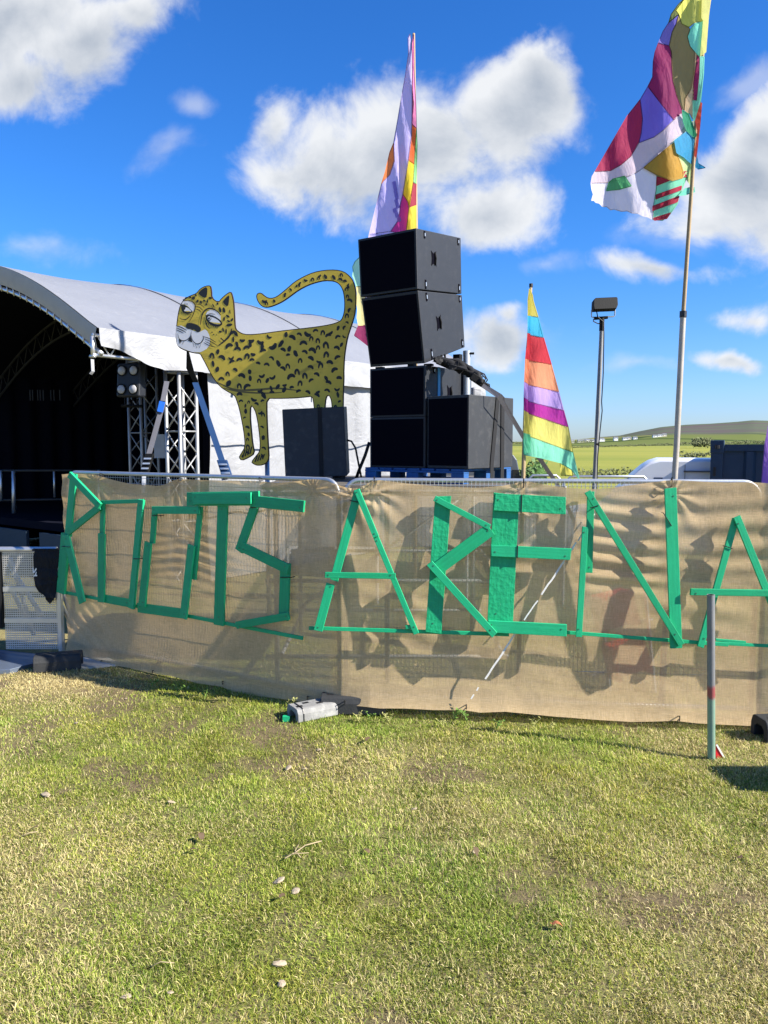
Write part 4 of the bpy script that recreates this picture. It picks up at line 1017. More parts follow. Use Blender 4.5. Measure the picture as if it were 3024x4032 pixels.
# straps from the bundle over the right speaker and down behind
def e5(k, z): return E5['Q']+E5['DP']*(E5['D']*k)+Vector((0, 0, z))
sn5 = Vector((E5['DP'].y, -E5['DP'].x, 0))
st = thing('tie_down_strap', 'dark tie-down straps running over the lower right speaker', 'strap', tuple(e5(.6, zt5)))
for k0, k1, x0, y0 in ((.62, .50, 1085, 1225), (.73, .74, 1110, 1225)):
    MB().ribbon([at(*c3(x0, y0), 7.75), e5(k0, zt5+.01)+E5['FW']*.0, e5(k0, zt5)+sn5*.008, e5(k1, PZ1+.05)+sn5*.008, e5(k1, PZ1-.12)+sn5*.008], .062, .004, E5['DP']).build('webbing', m_strapblk, st)
g = thing('guy_strap', 'long grey strap slanting from the speakers past the rainbow banner', 'strap', tuple(at(2180, 1880, 9.2)))
MB().ribbon([at(*c3(1100, 1225), 7.6), at(*c3(1225, 1310), 7.55), at(*c3(1400, 1600), 8.0), at(*c3(1540, 1790), 8.6), at(*c3(1640, 1935), 9.0), at(2260, 2050, 9.4), at(2380, 2640, 9.9)], .045, .004, (1, 0, .6)).build('webbing', m_strapgrey, g)
# something white behind the stack
wb = MB(); c = at(1872, 1560, 9.0); ang = .3
wb.box(c+Vector((0, 0, -.32)), (.055, .02, 0), (-.02, .055, 0), (0, 0, .42))
tag(wb.build('white_cover', m_pvc, bevel=.02), 'small white wrapped upright behind the strapped speaker', 'cover')

# ---- box speaker under the leopard
MQ = [c2(965, 1625), c2(1412, 1612), c2(1385, 1103), c2(930, 1125)]
YM = 8.25
q0, q1, q2, q3 = [at(*p, YM) for p in MQ]
tilt = Vector((0, .12, 0)); q2 += tilt; q3 += tilt
dn = Vector((.012, .42, .02))
ms = thing('box_speaker', 'scuffed dark grey box speaker standing below the leopard hind legs', 'speaker', tuple((q0+q1)/2))
MB().hexa([q0, q1, q1+dn, q0+dn, q3, q2, q2+dn, q3+dn]).build('cabinet', m_black2, ms, bevel=.008)
fn = (q1-q0).cross(q3-q0).normalized(); fn = fn if fn.y < 0 else -fn
ed = [q0.lerp(q1, .965)+fn*.003, q1+fn*.003, q2+fn*.003, q3.lerp(q2, .965)+fn*.003]
for k, kk in ((.59, .035),):
    a, b_ = q0.lerp(q1, k)+fn*.006, q3.lerp(q2, k+.02)+fn*.006
    MB().ribbon([a, a.lerp(b_, .5), b_, b_+Vector((0, .03, .004)), b_+Vector((0, .3, .01))], .045, .004, (1, 0, 0)).build('strap', m_strapblk, ms)
for k in (.08, .92): 
    p = q0.lerp(q1, k)+Vector((0, .1, -.012)); MB().box(p, (.03, 0, 0), (0, .05, 0), (0, 0, .02)).build('foot', m_rubber, ms)
cbp = [c2a(1412, 1350, 8.4), c2a(1445, 1360, 8.4), c2a(1475, 1410, 8.4), c2a(1492, 1500, 8.4), c2a(1520, 1640, 8.4)]
tag(MB().tube(cbp, .011, 7).build('cable', m_tie, smooth=True), 'dark cable drooping from the box speaker to the platform', 'cable')
cbp = [c2a(1575, 1365, 8.5), c2a(1545, 1460, 8.5), c2a(1500, 1570, 8.5), c2a(1475, 1640, 8.5)]
tag(MB().tube(cbp, .018, 7).build('cable', m_tie, smooth=True), 'thick black cable slanting beside the pallet left end', 'cable')

# ================================================================== LEOPARD CUT-OUT
LY = 9.0
outline = [(168,600),(175,500),(185,430),(200,370),(230,325),(275,300),(318,285),(345,250),(385,230),(422,227),(430,262),(432,318),(478,350),(500,320),(540,286),(570,270),(582,300),(592,350),(597,430),(600,500),(605,543),(630,565),(665,580),(720,582),(800,575),(900,560),(1000,548),(1100,537),(1200,525),(1290,510),(1340,495),(1370,478),(1385,440),(1392,400),(1393,340),(1385,280),(1370,240),(1345,212),(1310,198),(1250,195),(1190,208),(1130,228),(1060,265),(1000,310),(950,345),(900,370),(850,388),(810,390),(780,370),(758,335),(752,300),(765,282),(790,280),(810,298),(840,318),(880,318),(920,295),(980,245),(1030,200),(1100,160),(1170,130),(1250,115),(1330,112),(1390,125),(1430,155),(1460,195),(1478,260),(1480,330),(1475,420),(1460,480),(1440,540),(1420,600),(1405,680),(1395,760),(1392,840),(1392,920),(1388,1000),(1386,1200),(1380,1400),(1392,1540),(1310,1540),(1300,1400),(1302,1120),(1296,1060),(1280,1025),(1262,1040),(1254,1120),(1250,1400),(1255,1520),(1180,1520),(1178,1400),(1172,1120),(1166,1075),(1160,1035),(1100,1043),(1000,1050),(900,1052),(832,1050),(832,1150),(838,1300),(845,1420),(848,1480),(835,1515),(800,1535),(760,1538),(730,1525),(715,1510),(745,1470),(775,1435),(780,1390),(775,1320),(765,1240),(755,1180),(740,1130),(715,1095),(712,1180),(720,1280),(730,1380),(745,1450),(690,1485),(645,1503),(625,1475),(640,1450),(670,1400),(665,1320),(650,1230),(630,1130),(605,1050),(590,1025),(540,1000),(490,965),(445,910),(410,850),(380,790),(355,745),(345,725),(300,722),(240,705),(190,680),(172,645)]
def smooth_poly(p, n=1):     # one round of corner cutting keeps it hand-drawn
    for _ in range(n):
        q = []
        for i in range(len(p)):
            a, b_ = p[i], p[(i+1) % len(p)]
            q += [(a[0]*.75+b_[0]*.25, a[1]*.75+b_[1]*.25), (a[0]*.25+b_[0]*.75, a[1]*.25+b_[1]*.75)]
        p = q
    return p
outl = smooth_poly(outline)
area = sum(outl[i-1][0]*outl[i][1]-outl[i][0]*outl[i-1][1] for i in range(len(outl)))
def inset(p, d_):
    n = len(p); r = []
    sgn = 1 if area > 0 else -1
    for i in range(n):
        a, b_, c = p[i-1], p[i], p[(i+1) % n]
        e1 = (b_[0]-a[0], b_[1]-a[1]); e2 = (c[0]-b_[0], c[1]-b_[1]); l1, l2 = math.hypot(*e1) or 1, math.hypot(*e2) or 1
        nx_, ny_ = -(e1[1]/l1+e2[1]/l2), (e1[0]/l1+e2[0]/l2); ll = math.hypot(nx_, ny_) or 1
        r.append((b_[0]+sgn*nx_/ll*d_, b_[1]+sgn*ny_/ll*d_))
    return r
# the board stands turned a little to the left
LN = Vector((math.sin(R(-15)), -math.cos(R(-15)), 0)); LP0 = at(*c2(800, 900), LY)
def lp_(x, y, lay=0.0): return on_plane(*c2(x, y), LP0+LN*lay, LN)
leo = thing('leopard_cutout', 'painted plywood leopard cut-out with curled tail standing before the tent', 'cut-out', tuple(lp_(800, 1540)))
m_ledge = pmat('dark_board_edge', (.035, .018, .014), .7)
m_yel, t = new_mat('leopard_yellow')
co = t.add('ShaderNodeTexCoord').outputs['Object']
n_ = t.noise(co, 2.6, 5, .6, .6)
cc = t.mix(n_, lin(.56, .40, .034), lin(.75, .56, .085))
cc = t.mix(t.math('MULTIPLY', t.smooth(t.noise(t.mapping(co, scale=(.7, 1, 1.6)), 3.3, 6, .65, .8), .53, .72), .55), cc, lin(.10, .08, .03))
out(t, t.add('ShaderNodeBsdfPrincipled', {'Base Color': cc, 'Roughness': .5, 'Specular IOR Level': .35}).outputs[0])
m_lblack = pmat('leopard_black', (.018, .02, .022), .6, 0, .2, 8, 0)
m_lwhite = pmat('leopard_white', (.80, .78, .78), .6, 0, .08, 5, 0)
m_shade = pmat('leopard_airbrush', (.14, .11, .035), .6, 0, .3, 5, 0)
MB().prism([lp_(x, y) for x, y in outl], -LN*.018).build('board', m_ledge, leo)
ins = inset(outl, 6.5)
yel = MB().poly([lp_(x, y, .0015) for x, y in ins]).build('painted_face', m_yel, leo)
def paint(name, polys, mat, lay, parent=leo):
    mb = MB()
    for p in polys: mb.poly([lp_(x, y, lay) for x, y in p])
    return mb.build(name, mat, parent)
def stroke(pts, w, taper=True):
    n = len(pts); L_, R_ = [], []
    for i, p in enumerate(pts):
        a, b_ = pts[max(i-1, 0)], pts[min(i+1, n-1)]; dx, dy = b_[0]-a[0], b_[1]-a[1]; l = math.hypot(dx, dy) or 1
        k = w/2*((.35+.65*math.sin(math.pi*(i+.5)/n)) if taper else 1)
        L_.append((p[0]-dy/l*k, p[1]+dx/l*k)); R_.append((p[0]+dy/l*k, p[1]-dx/l*k))
    return L_+R_[::-1]
def spline(pts, m_=5):
    r = []; n = len(pts)
    for i in range(n-1):
        p0, p1, p2, p3 = pts[max(i-1, 0)], pts[i], pts[i+1], pts[min(i+2, n-1)]
        for k in range(m_):
            t_ = k/m_; r.append(tuple(.5*((2*p1[j])+(-p0[j]+p2[j])*t_+(2*p0[j]-5*p1[j]+4*p2[j]-p3[j])*t_*t_+(-p0[j]+3*p1[j]-3*p2[j]+p3[j])*t_**3) for j in (0, 1)))
    return r+[pts[-1]]
def inside(x, y, p):
    c = False
    for i in range(len(p)):
        a, b_ = p[i-1], p[i]
        if (a[1] > y) != (b_[1] > y) and x < (b_[0]-a[0])*(y-a[1])/(b_[1]-a[1])+a[0]: c = not c
    return c
# coat markings: hand-brushed crescents, hooks and dots
rs = random.Random(21); marks = []; placed = []
ins2 = inset(outl, 12); ins3 = inset(outl, 18)
tries = 0
while tries < 9000 and len(placed) < 190:
    tries += 1
    x, y = rs.uniform(360, 1480), rs.uniform(115, 1500)
    if y > 1130 and x > 1150: continue
    if x < 640 and y < 700 and not (x > 560 and y > 590): continue
    if x < 470 and y < 740: continue
    tail = y < 500 or x > 1395; leg = y > 1060
    if not inside(x, y, ins3): continue
    r_ = rs.uniform(15, 23) if (tail or leg) else rs.uniform(21, 33)
    if any((x-a)**2+(y-b_)**2 < ((r_+c)*1.0)**2 for a, b_, c in placed): continue
    kind = rs.random(); ang = rs.uniform(-.5, .5)+(math.pi if rs.random() < .25 else 0)
    if tail: ang = rs.uniform(0, 6.28)
    if kind < .55:
        sw = rs.uniform(1.7, 2.7); pts = [(x+r_*math.sin(a)*.82, y-r_*math.cos(a)) for a in np.linspace(ang-sw/2, ang+sw/2, 9)]
        poly_ = stroke(pts, r_*rs.uniform(.72, 1.0))
    elif kind < .78:
        a_, b2_ = r_*rs.uniform(.42, .6), r_*rs.uniform(.8, 1.05); th_ = rs.uniform(-.6, .6)
        poly_ = []
        for k in range(12):
            q = 2*math.pi*k/12; u, v = a_*math.cos(q)*rs.uniform(.85, 1.15), b2_*math.sin(q)*rs.uniform(.85, 1.15)
            poly_.append((x+u*math.cos(th_)-v*math.sin(th_), y+u*math.sin(th_)+v*math.cos(th_)))
    else:
        pts = [(x-r_*.5, y+r_*.6), (x-r_*.35, y-r_*.3), (x+r_*.1, y-r_*.75), (x+r_*.5, y-r_*.2), (x+r_*.45, y+r_*.5)]
        if rs.random() < .4: pts = [(2*x-a, b_) for a, b_ in pts]
        poly_ = stroke(spline(pts, 3), r_*.62)
    if not all(inside(a, b_, ins2) for a, b_ in poly_): continue
    placed.append((x, y, r_)); marks.append(poly_)
for mk in marks: paint('coat_spot', [mk], m_lblack, .003)
h7 = lambda l: [(92.2+.5*x, 147.5+.5*y) for x, y in l]
paint('muzzle', [h7([(160,750),(235,745),(300,775),(360,800),(430,825),(500,838),(545,815),(580,800),(612,825),(635,870),(650,910),(655,960),(640,1040),(600,1085),(555,1110),(510,1132),(400,1130),(260,1080),(188,1040),(166,990),(160,900)])], m_lwhite, .003)
paint('eyelid', [h7([(262,392),(330,384),(395,408),(428,450),(424,515),(400,545),(372,512),(330,462),(280,435),(237,436)])], m_lwhite, .003); paint('eyelid', [h7([(590,590),(612,545),(660,515),(720,525),(770,560),(805,605),(806,672),(760,640),(690,598),(620,588)])], m_lwhite, .003)
eo = paint('eye_outline', [h7(spline([(228,440),(262,440),(310,462),(355,500),(400,545),(345,572),(290,565),(245,530),(228,440)],4)), h7(spline([(588,598),(640,590),(700,603),(770,640),(822,690),(822,735),(765,762),(690,745),(630,705),(600,660),(588,598)],4))], m_lblack, .0042)
paint('eye_white', [h7(spline([(300,478),(335,492),(380,537),(330,546),(285,535),(275,515),(300,478)],4))], m_lwhite, .0054, eo); paint('eye_white', [h7(spline([(655,618),(700,628),(760,660),(802,700),(795,720),(760,726),(700,712),(650,685),(630,668),(655,618)],4))], m_lwhite, .0054, eo)
paint('eyeball_yellow', [h7(spline([(650,690),(720,700),(800,708),(790,724),(720,716),(650,690)],3)), h7(spline([(285,533),(330,532),(372,536),(325,547),(285,533)],3))], m_yel, .006, eo)
def disc(x, y, r, n=16): return [(x+r*math.cos(2*math.pi*k/n), y+r*math.sin(2*math.pi*k/n)*1.15) for k in range(n)]
paint('iris', [h7(disc(270, 490, 26)), h7(disc(637, 638, 34))], m_lblack, .0066, eo)
paint('pupil_ring', [h7(disc(640, 636, 24))], m_lwhite, .0072, eo); paint('pupil', [h7(disc(638, 640, 15)), ], m_lblack, .0078, eo)
paint('nose', [h7(smooth_poly([(300,750),(315,712),(360,702),(440,720),(500,755),(522,790),(512,830),(470,847),(440,820),(420,800),(395,812),(375,792),(340,795),(308,785)]))], m_lblack, .0042)
lines = [([(260,385),(340,378),(405,405),(437,455),(425,530),(390,620),(345,692)],13), ([(513,732),(528,620),(560,545),(610,503),(670,497),(740,525),(808,592)],20), ([(210,632),(250,655),(310,650),(355,610),(372,575)],12), ([(600,655),(588,690),(605,745),(640,782),(662,778)],14), ([(605,590),(660,572),(725,583)],10),
         ([(183,858),(205,935),(265,965),(325,945),(368,895),(380,828)],12), ([(378,885),(400,960),(450,1007),(510,1000),(548,955),(562,905),(540,898)],14),
         ([(440,437),(500,436),(545,460),(570,490)],9), ([(445,472),(500,482),(550,528)],9), ([(450,510),(495,520),(522,550)],10), ([(965,790),(935,890),(865,965),(775,1033)],26), ([(805,925),(850,965)],16),
         ([(158,748),(230,768),(312,815)],15), ([(155,778),(230,805),(303,845)],13), ([(155,806),(210,828),(266,857)],12), ([(560,905),(650,935),(735,988)],12), ([(575,938),(660,975),(760,1035)],11), ([(560,990),(630,1030),(730,1058)],11), ([(578,975),(640,1002),(680,1030)],10)]
for k in range(7): lines.append(([(610+k*24, 700+k*11), (603+k*25, 722+k*11)], 9))
for k in range(6): lines.append(([(245+k*20, 545+k*7), (240+k*20, 566+k*6)], 8))
for k in range(3): lines.append(([(285+k*18, 440+k*4), (288+k*18, 412+k*4)], 5))
for l in ([(200,938),(215,1010),(236,968),(254,1015),(276,962)], [(405,1000),(420,1055),(440,1016),(460,1072),(478,1020),(496,1072),(520,1010)]): lines.append((l, 9))
lp2 = []
for l, w in lines: lp2.append(stroke(spline(h7(l), 4) if len(l) > 2 and not (l[0][0] in (200, 405)) else h7(l), w*.5, len(l) > 2))
lp2.append(h7([(370,890),(330,965),(400,990)]))
paint('face_lines', lp2, m_lblack, .0042)
paint('inner_ear', [h7(smooth_poly([(478,275),(530,215),(610,178),(614,260),(598,348),(530,325)]))], m_lblack, .003); paint('inner_ear', [h7(smooth_poly([(836,395),(880,340),(934,296),(927,400),(912,472),(858,435)]))], m_lblack, .003)
sp2 = []
for x, y, a, b_, th_ in [(410,345,26,24,0),(447,305,14,16,0),(470,390,16,24,.4),(520,405,14,26,-.3),(568,383,20,14,.6),(614,390,11,26,0),(598,437,14,16,0),(700,455,9,30,-.5),(798,515,17,42,-.2),(854,520,20,42,-.2),(940,545,9,32,-.1),(910,608,15,32,-.9),(856,650,13,34,.1),(920,680,13,26,-1.0),(970,660,15,28,.5),(932,735,22,46,1.4),(800,833,22,16,.2),(842,805,13,32,-.2),(885,830,12,42,0),(680,842,10,9,0),(705,875,12,8,.4),(745,880,10,7,0),(360,330,22,16,.4),(305,345,26,14,-.5),(270,370,14,10,0),(655,345,26,18,.2),(762,425,14,20,.2),(1030,880,36,14,.6),(990,945,16,44,.0)]:
    sp2.append(h7([(x+a*math.cos(q)*math.cos(th_)-b_*math.sin(q)*math.sin(th_), y+a*math.cos(q)*math.sin(th_)+b_*math.sin(q)*math.cos(th_)) for q in np.linspace(0, 2*math.pi, 11)[:-1]]))
for mk in sp2: paint('face_spot', [mk], m_lblack, .003)
paint('claws', [stroke([(655+18*k, 1478-9*k), (672+16*k, 1420-7*k)], 9, False) for k in range(4)]+[stroke([(745+18*k, 1510-6*k+2*(k == 3)*-1), (762+17*k, 1462-3*k)], 10, False) for k in range(4)], m_lblack, .004)
paint('belly_shade', [stroke(spline([(470,930),(600,985),(760,985),(900,975),(1050,990)]), 16), stroke(spline([(520,975),(640,1000),(800,1010),(940,1005)]), 12)], m_shade, .0022)
pb_ = lp_(830, 1500, -.05); MB().tube([(pb_.x, pb_.y+.03, 0), (pb_.x, pb_.y+.03, pb_.z+.05)], .028, 8).build('support_post', m_galv, leo, smooth=True)
for x in (1215, 1345):
    p = lp_(x, 1535, -.03); MB().box(p+Vector((0, .03, -.02)), (.06, 0, 0), (0, .03, 0), (0, 0, .25)).build('support_batten', m_board, leo)
# ================================================================== FLAGS
def flag_patch(name, cr, pts, Y, fold, mat, parent, dy=0.0, step=16, front=0.0):
    """a cut piece of cloth: outline in photograph pixels, laid at distance Y and rippled in depth by fold(x, z)"""
    q = [cr(x, y) for x, y in pts]
    bm = bmesh.new(); vs = [bm.verts.new((x/100, y/100, 0)) for x, y in q]
    tri = tessellate_polygon([[Vector((x/100, y/100, 0)) for x, y in q]])
    for t_ in tri:
        try: bm.faces.new([vs[i] for i in t_])
        except ValueError: pass
    xs = [p[0] for p in q]; ys = [p[1] for p in q]
    for k in np.arange(math.ceil(min(xs)/step)*step, max(xs), step):
        bmesh.ops.bisect_plane(bm, geom=bm.verts[:]+bm.edges[:]+bm.faces[:], plane_co=(k/100, 0, 0), plane_no=(1, 0, 0))
    for k in np.arange(math.ceil(min(ys)/step)*step, max(ys), step):
        bmesh.ops.bisect_plane(bm, geom=bm.verts[:]+bm.edges[:]+bm.faces[:], plane_co=(0, k/100, 0), plane_no=(0, 1, 0))
    bmesh.ops.triangulate(bm, faces=bm.faces[:])
    for v in bm.verts:
        p = at(v.co.x*100, v.co.y*100, Y); p = at(v.co.x*100, v.co.y*100, Y+fold(p.x, p.z)-front)
        v.co = p-root_loc(parent)
    bmesh.ops.recalc_face_normals(bm, faces=bm.faces)
    me = bpy.data.meshes.new(name); bm.to_mesh(me); bm.free(); me.polygons.foreach_set('use_smooth', [True]*len(me.polygons))
    o = link(name, me, mat, parent)
    if name == 'patch' or name == 'stripe':      # hemmed edge: a narrow stitched band round the piece
        w_ = 5.0/(cr(1, 0)[0]-cr(0, 0)[0])*.55 if cr(1, 0)[0] != cr(0, 0)[0] else 4
        mbs = MB(); q2 = q
        for i in range(len(q2)):
            a, b_ = q2[i], q2[(i+1) % len(q2)]; L_ = math.hypot(b_[0]-a[0], b_[1]-a[1])
            if L_ < 4: continue
            nx_, ny_ = -(b_[1]-a[1])/L_*1.7, (b_[0]-a[0])/L_*1.7; n_ = max(1, int(L_/14)); k0 = len(mbs.v)
            for j in range(n_+1):
                x, y = a[0]+(b_[0]-a[0])*j/n_, a[1]+(b_[1]-a[1])*j/n_
                for sg in (-1, 1):
                    p = at(x+nx_*sg, y+ny_*sg, Y); mbs.v.append(at(x+nx_*sg, y+ny_*sg, Y+fold(p.x, p.z)-front-.003))
            mbs.f += [(k0+2*j, k0+2*j+1, k0+2*j+3, k0+2*j+2) for j in range(n_)]
        mbs.build('seam', seam_of(mat), o, smooth=True)
    return o
SEAM = {}
def seam_of(mat):
    if mat.name not in SEAM:
        c = MATCOL[mat.name]; SEAM[mat.name] = cloth('seam_'+mat.name, tuple(x*.55 for x in c), .2, .8, 0)
    return SEAM[mat.name]
MATCOL = {}
CL = {}
def fc(r, g, b, tr=.62, key=''):
    r, g, b = (int(c+(255-c)*.10) for c in (r, g, b)); k = (r, g, b, tr)
    if k not in CL: CL[k] = cloth('flag_cloth_%d' % len(CL), rgb(r, g, b)[:3], tr, .7, .38, 6); MATCOL[CL[k].name] = tuple(rgb(r, g, b)[:3])
    return CL[k]
# --- tall patchwork flag on the right
Y1 = 6.43
pbase = at(2652, 1900, Y1); ptop = at(2803, -70, Y1)
fl = thing('patchwork_flag', 'tall patchwork flag of purple, maroon, white and mint on a long pole', 'flag', (pbase.x, pbase.y, 0))
mid = at(2690, 1240, Y1); foot = pbase+(pbase-mid).normalized()*2.0; foot.z = 0
MB().tube([Vector((foot.x, foot.y, 0)), at(2664, 1760, Y1), mid+Vector((0, 0, -.0))], [.025, .024, .0235], 10).build('lower_pole', m_polegrey, fl, smooth='auto')
MB().tube([mid+(pbase-mid).normalized()*.15, mid, at(2722, 760, Y1), at(2745, 420, Y1), at(2775, 140, Y1), ptop], [.018, .018, .016, .014, .013, .012], 8).build('upper_pole', m_bamboo, fl, smooth=True)
MB().tube([mid+Vector((0, 0, -.02)), mid+Vector((0, 0, .03))], .030, 8).build('joint_tape', m_tie, fl)
def fold1(x, z):
    u = pbase.x+.2-x
    return .05*math.sin(u*9+z*1.7)+.035*math.sin(u*17-z*3.1+1)+.02*math.sin(z*9+u*4)-.10*u*.5
FP = [('patch', [(965,-25),(1100,-25),(1095,150),(1110,175),(1040,190),(990,230),(930,200),(905,120),(880,88)], (205,205,90), 0),
 ('patch', [(965,-25),(880,88),(905,120),(820,192),(842,120),(900,40)], (120,130,70), 0),
 ('pole_sleeve', [(1100,-25),(1178,-25),(1160,150),(1138,440),(1085,480),(1110,175),(1095,150)], (205,205,110), .03),
 ('patch', [(905,120),(820,192),(770,270),(735,360),(825,385),(850,270),(880,210)], (120,105,200), 0),
 ('patch', [(1110,175),(1040,200),(1000,250),(978,310),(1000,390),(1040,440),(1085,480),(1100,330)], (125,235,205), 0),
 ('patch', [(735,360),(825,385),(845,440),(850,560),(860,680),(890,800),(935,920),(940,945),(865,1010),(760,880),(645,730),(685,650),(690,520),(705,440)], (140,25,85), 0),
 ('patch', [(880,210),(905,120),(930,200),(990,230),(1000,250),(978,310),(1000,390),(1040,440),(1035,600),(1010,750),(960,830),(955,930),(935,920),(890,800),(860,680),(850,560),(845,440),(825,385),(850,270)], (150,130,80), 0),
 ('patch', [(1040,440),(1060,465),(1050,560),(1030,700),(1025,1010),(1000,960),(955,930),(960,830),(1010,750),(1035,600)], (230,190,140), 0),
 ('patch', [(1060,465),(1088,490),(1085,620),(1062,850),(1025,850),(1030,700),(1050,560)], (165,30,85), 0),
 ('patch', [(1088,490),(1085,480),(1120,478),(1115,620),(1090,860),(1042,1020),(1027,1010),(1025,850),(1062,850),(1085,620)], (120,230,205), .03),
 ('pole_sleeve', [(1090,860),(1104,870),(1086,1080),(1062,1290),(1042,1400),(1015,1560),(1004,1500),(1025,1390),(1050,1200),(1060,1100),(1042,1020)], (200,65,50), .045),
 ('patch', [(645,730),(760,880),(865,1010),(780,1095),(700,1155),(570,1205),(590,1120),(600,1000),(580,840)], (115,100,215), 0),
 ('patch', [(580,840),(600,1000),(590,1120),(570,1205),(500,1320),(420,1390),(330,1440),(200,1447),(290,1290),(400,1100),(470,980)], (170,30,75), 0),
 ('patch', [(200,1447),(330,1440),(420,1390),(500,1320),(570,1205),(700,1155),(780,1095),(865,1010),(935,950),(960,1060),(975,1095),(870,1170),(780,1270),(610,1415),(560,1450),(500,1480),(330,1540),(165,1545),(175,1490)], (215,195,210), 0),
 ('patch', [(165,1545),(330,1540),(500,1480),(610,1415),(720,1480),(715,1600),(690,1750),(690,1855),(640,1830),(600,1822),(560,1800),(510,1798),(470,1780),(420,1784),(360,1765),(330,1772),(300,1745),(262,1742),(235,1715),(205,1708),(190,1690),(170,1692),(185,1640),(172,1600)], (232,226,240), 0),
 ('patch', [(315,1540),(350,1510),(450,1485),(505,1570),(400,1600),(295,1610)], (90,185,115), .006),
 ('patch', [(610,1415),(780,1270),(885,1190),(890,1290),(920,1370),(945,1450),(940,1500),(850,1525),(720,1475)], (205,155,60), .008),
 ('patch', [(870,1185),(975,1110),(1030,1165),(1045,1230),(1060,1330),(1070,1380),(1130,1415),(1070,1428),(1000,1370),(950,1325),(890,1290)], (40,150,205), .03),
 ('patch', [(935,930),(990,960),(1025,1060),(1058,1140),(1040,1165),(975,1105),(945,1030)], (25,150,105), .035),
 ('patch', [(890,1290),(945,1330),(1015,1380),(1005,1500),(1000,1560),(975,1490),(970,1450),(940,1500),(945,1450),(920,1370)], (205,225,160), .006),
 ('patch', [(720,1480),(850,1525),(940,1500),(975,1490),(940,1580),(910,1650),(895,1720),(830,1810),(770,1860),(690,1855),(690,1750),(715,1600)], (130,225,180), 0),
 ('patch', [(905,1650),(960,1590),(1035,1578),(1040,1620),(960,1645)], (110,220,190), .035),
 ('patch', [(600,1420),(860,1170),(960,1060),(1035,1020),(1040,1400),(1005,1560),(960,1500),(730,1490)], (190,215,190), -.012)]
for nm, pts, c, fr in FP: flag_patch(nm, f1, pts, Y1, fold1, fc(*c), fl, front=fr)
for pts in ([(722,1490),(760,1500),(830,1522),(718,1566)], [(714,1645),(930,1568),(925,1602),(712,1680)], [(687,1740),(908,1655),(896,1702),(686,1778)], [(694,1840),(838,1795),(805,1845),(700,1860)], [(940,1450),(970,1446),(974,1490),(942,1494)]):
    flag_patch('stripe', f1, pts, Y1, fold1, fc(195, 40, 70), fl, front=.006)
# --- tall lavender flag behind the stack
Y2 = 9.85
b2 = at(1634, 1900, Y2); fl2 = thing('lavender_flag', 'tall lavender patchwork flag rising behind the speaker stack', 'flag', (b2.x, b2.y, 0))
MB().tube([(b2.x, b2.y, 0), at(1638, 900, Y2+.03), at(1629, 132, Y2+.03)], [.03, .024, .016], 8).build('pole', m_bamboo, fl2, smooth=True)
def fold2(x, z):
    u = b2.x-x
    return .07*math.sin(u*11+z*.8)+.05*math.sin(u*23-z*1.9)+.025*math.sin(z*7+u*6)
FP2 = [([(522,85),(535,58),(548,120),(552,300),(550,500),(548,660),(545,740),(525,900),(500,1050),(487,1130),(470,1200),(460,1300),(405,1380),(262,1400),(345,1060),(400,1000),(430,910),(425,790),(455,620),(480,470),(505,330),(525,190)], (196,182,240)),
 ([(425,790),(430,910),(400,1000),(345,1060),(370,980),(400,850)], (235,120,55)),
 ([(548,120),(560,60),(562,300),(575,550),(578,690),(548,660),(550,500),(552,300)], (235,130,185)),
 ([(548,660),(578,690),(565,930),(525,900),(545,740)], (235,100,40)), ([(578,690),(583,800),(576,1060),(558,1050),(565,930)], (150,235,150)),
 ([(525,900),(565,930),(558,1050),(530,1220),(520,1180),(487,1130),(500,1050)], (240,208,40)), ([(558,1050),(576,1060),(575,1205),(530,1220)], (170,45,65)),
 ([(487,1130),(520,1180),(530,1220),(525,1250),(508,1400),(405,1380),(460,1300),(470,1200)], (205,45,140)), ([(530,1220),(575,1205),(575,1400),(508,1400),(525,1250)], (240,215,60)),
 ([(262,1400),(405,1380),(508,1400),(575,1400),(560,2000),(260,2010),(230,1750),(230,1550)], (196,182,240)),
 ([(230,1550),(195,1555),(165,1585),(150,1620),(155,1650),(150,1680),(165,1710),(175,1750),(230,1750)], (170,235,205)), ([(175,1750),(182,1800),(176,1850),(185,1905),(180,1960),(190,2010),(260,2010),(230,1750)], (240,225,150)), ([(190,2010),(162,2078),(200,2105),(260,2152),(270,2010)], (130,25,75))]
for pts, c in FP2: flag_patch('patch', f2, pts, Y2, fold2, fc(*c), fl2, step=18)
rs2 = random.Random(5)
for k in range(9):     # frayed threads where the cloth has torn
    y = 1050+k*30; x = 425+k*3+rs2.uniform(-12, 12); flag_patch('frayed_edge', f2, [(x-14, y), (x+10, y-10), (x+18, y+22), (x-6, y+30)], Y2, fold2, fc(150, 138, 205), fl2, front=.02, step=30)
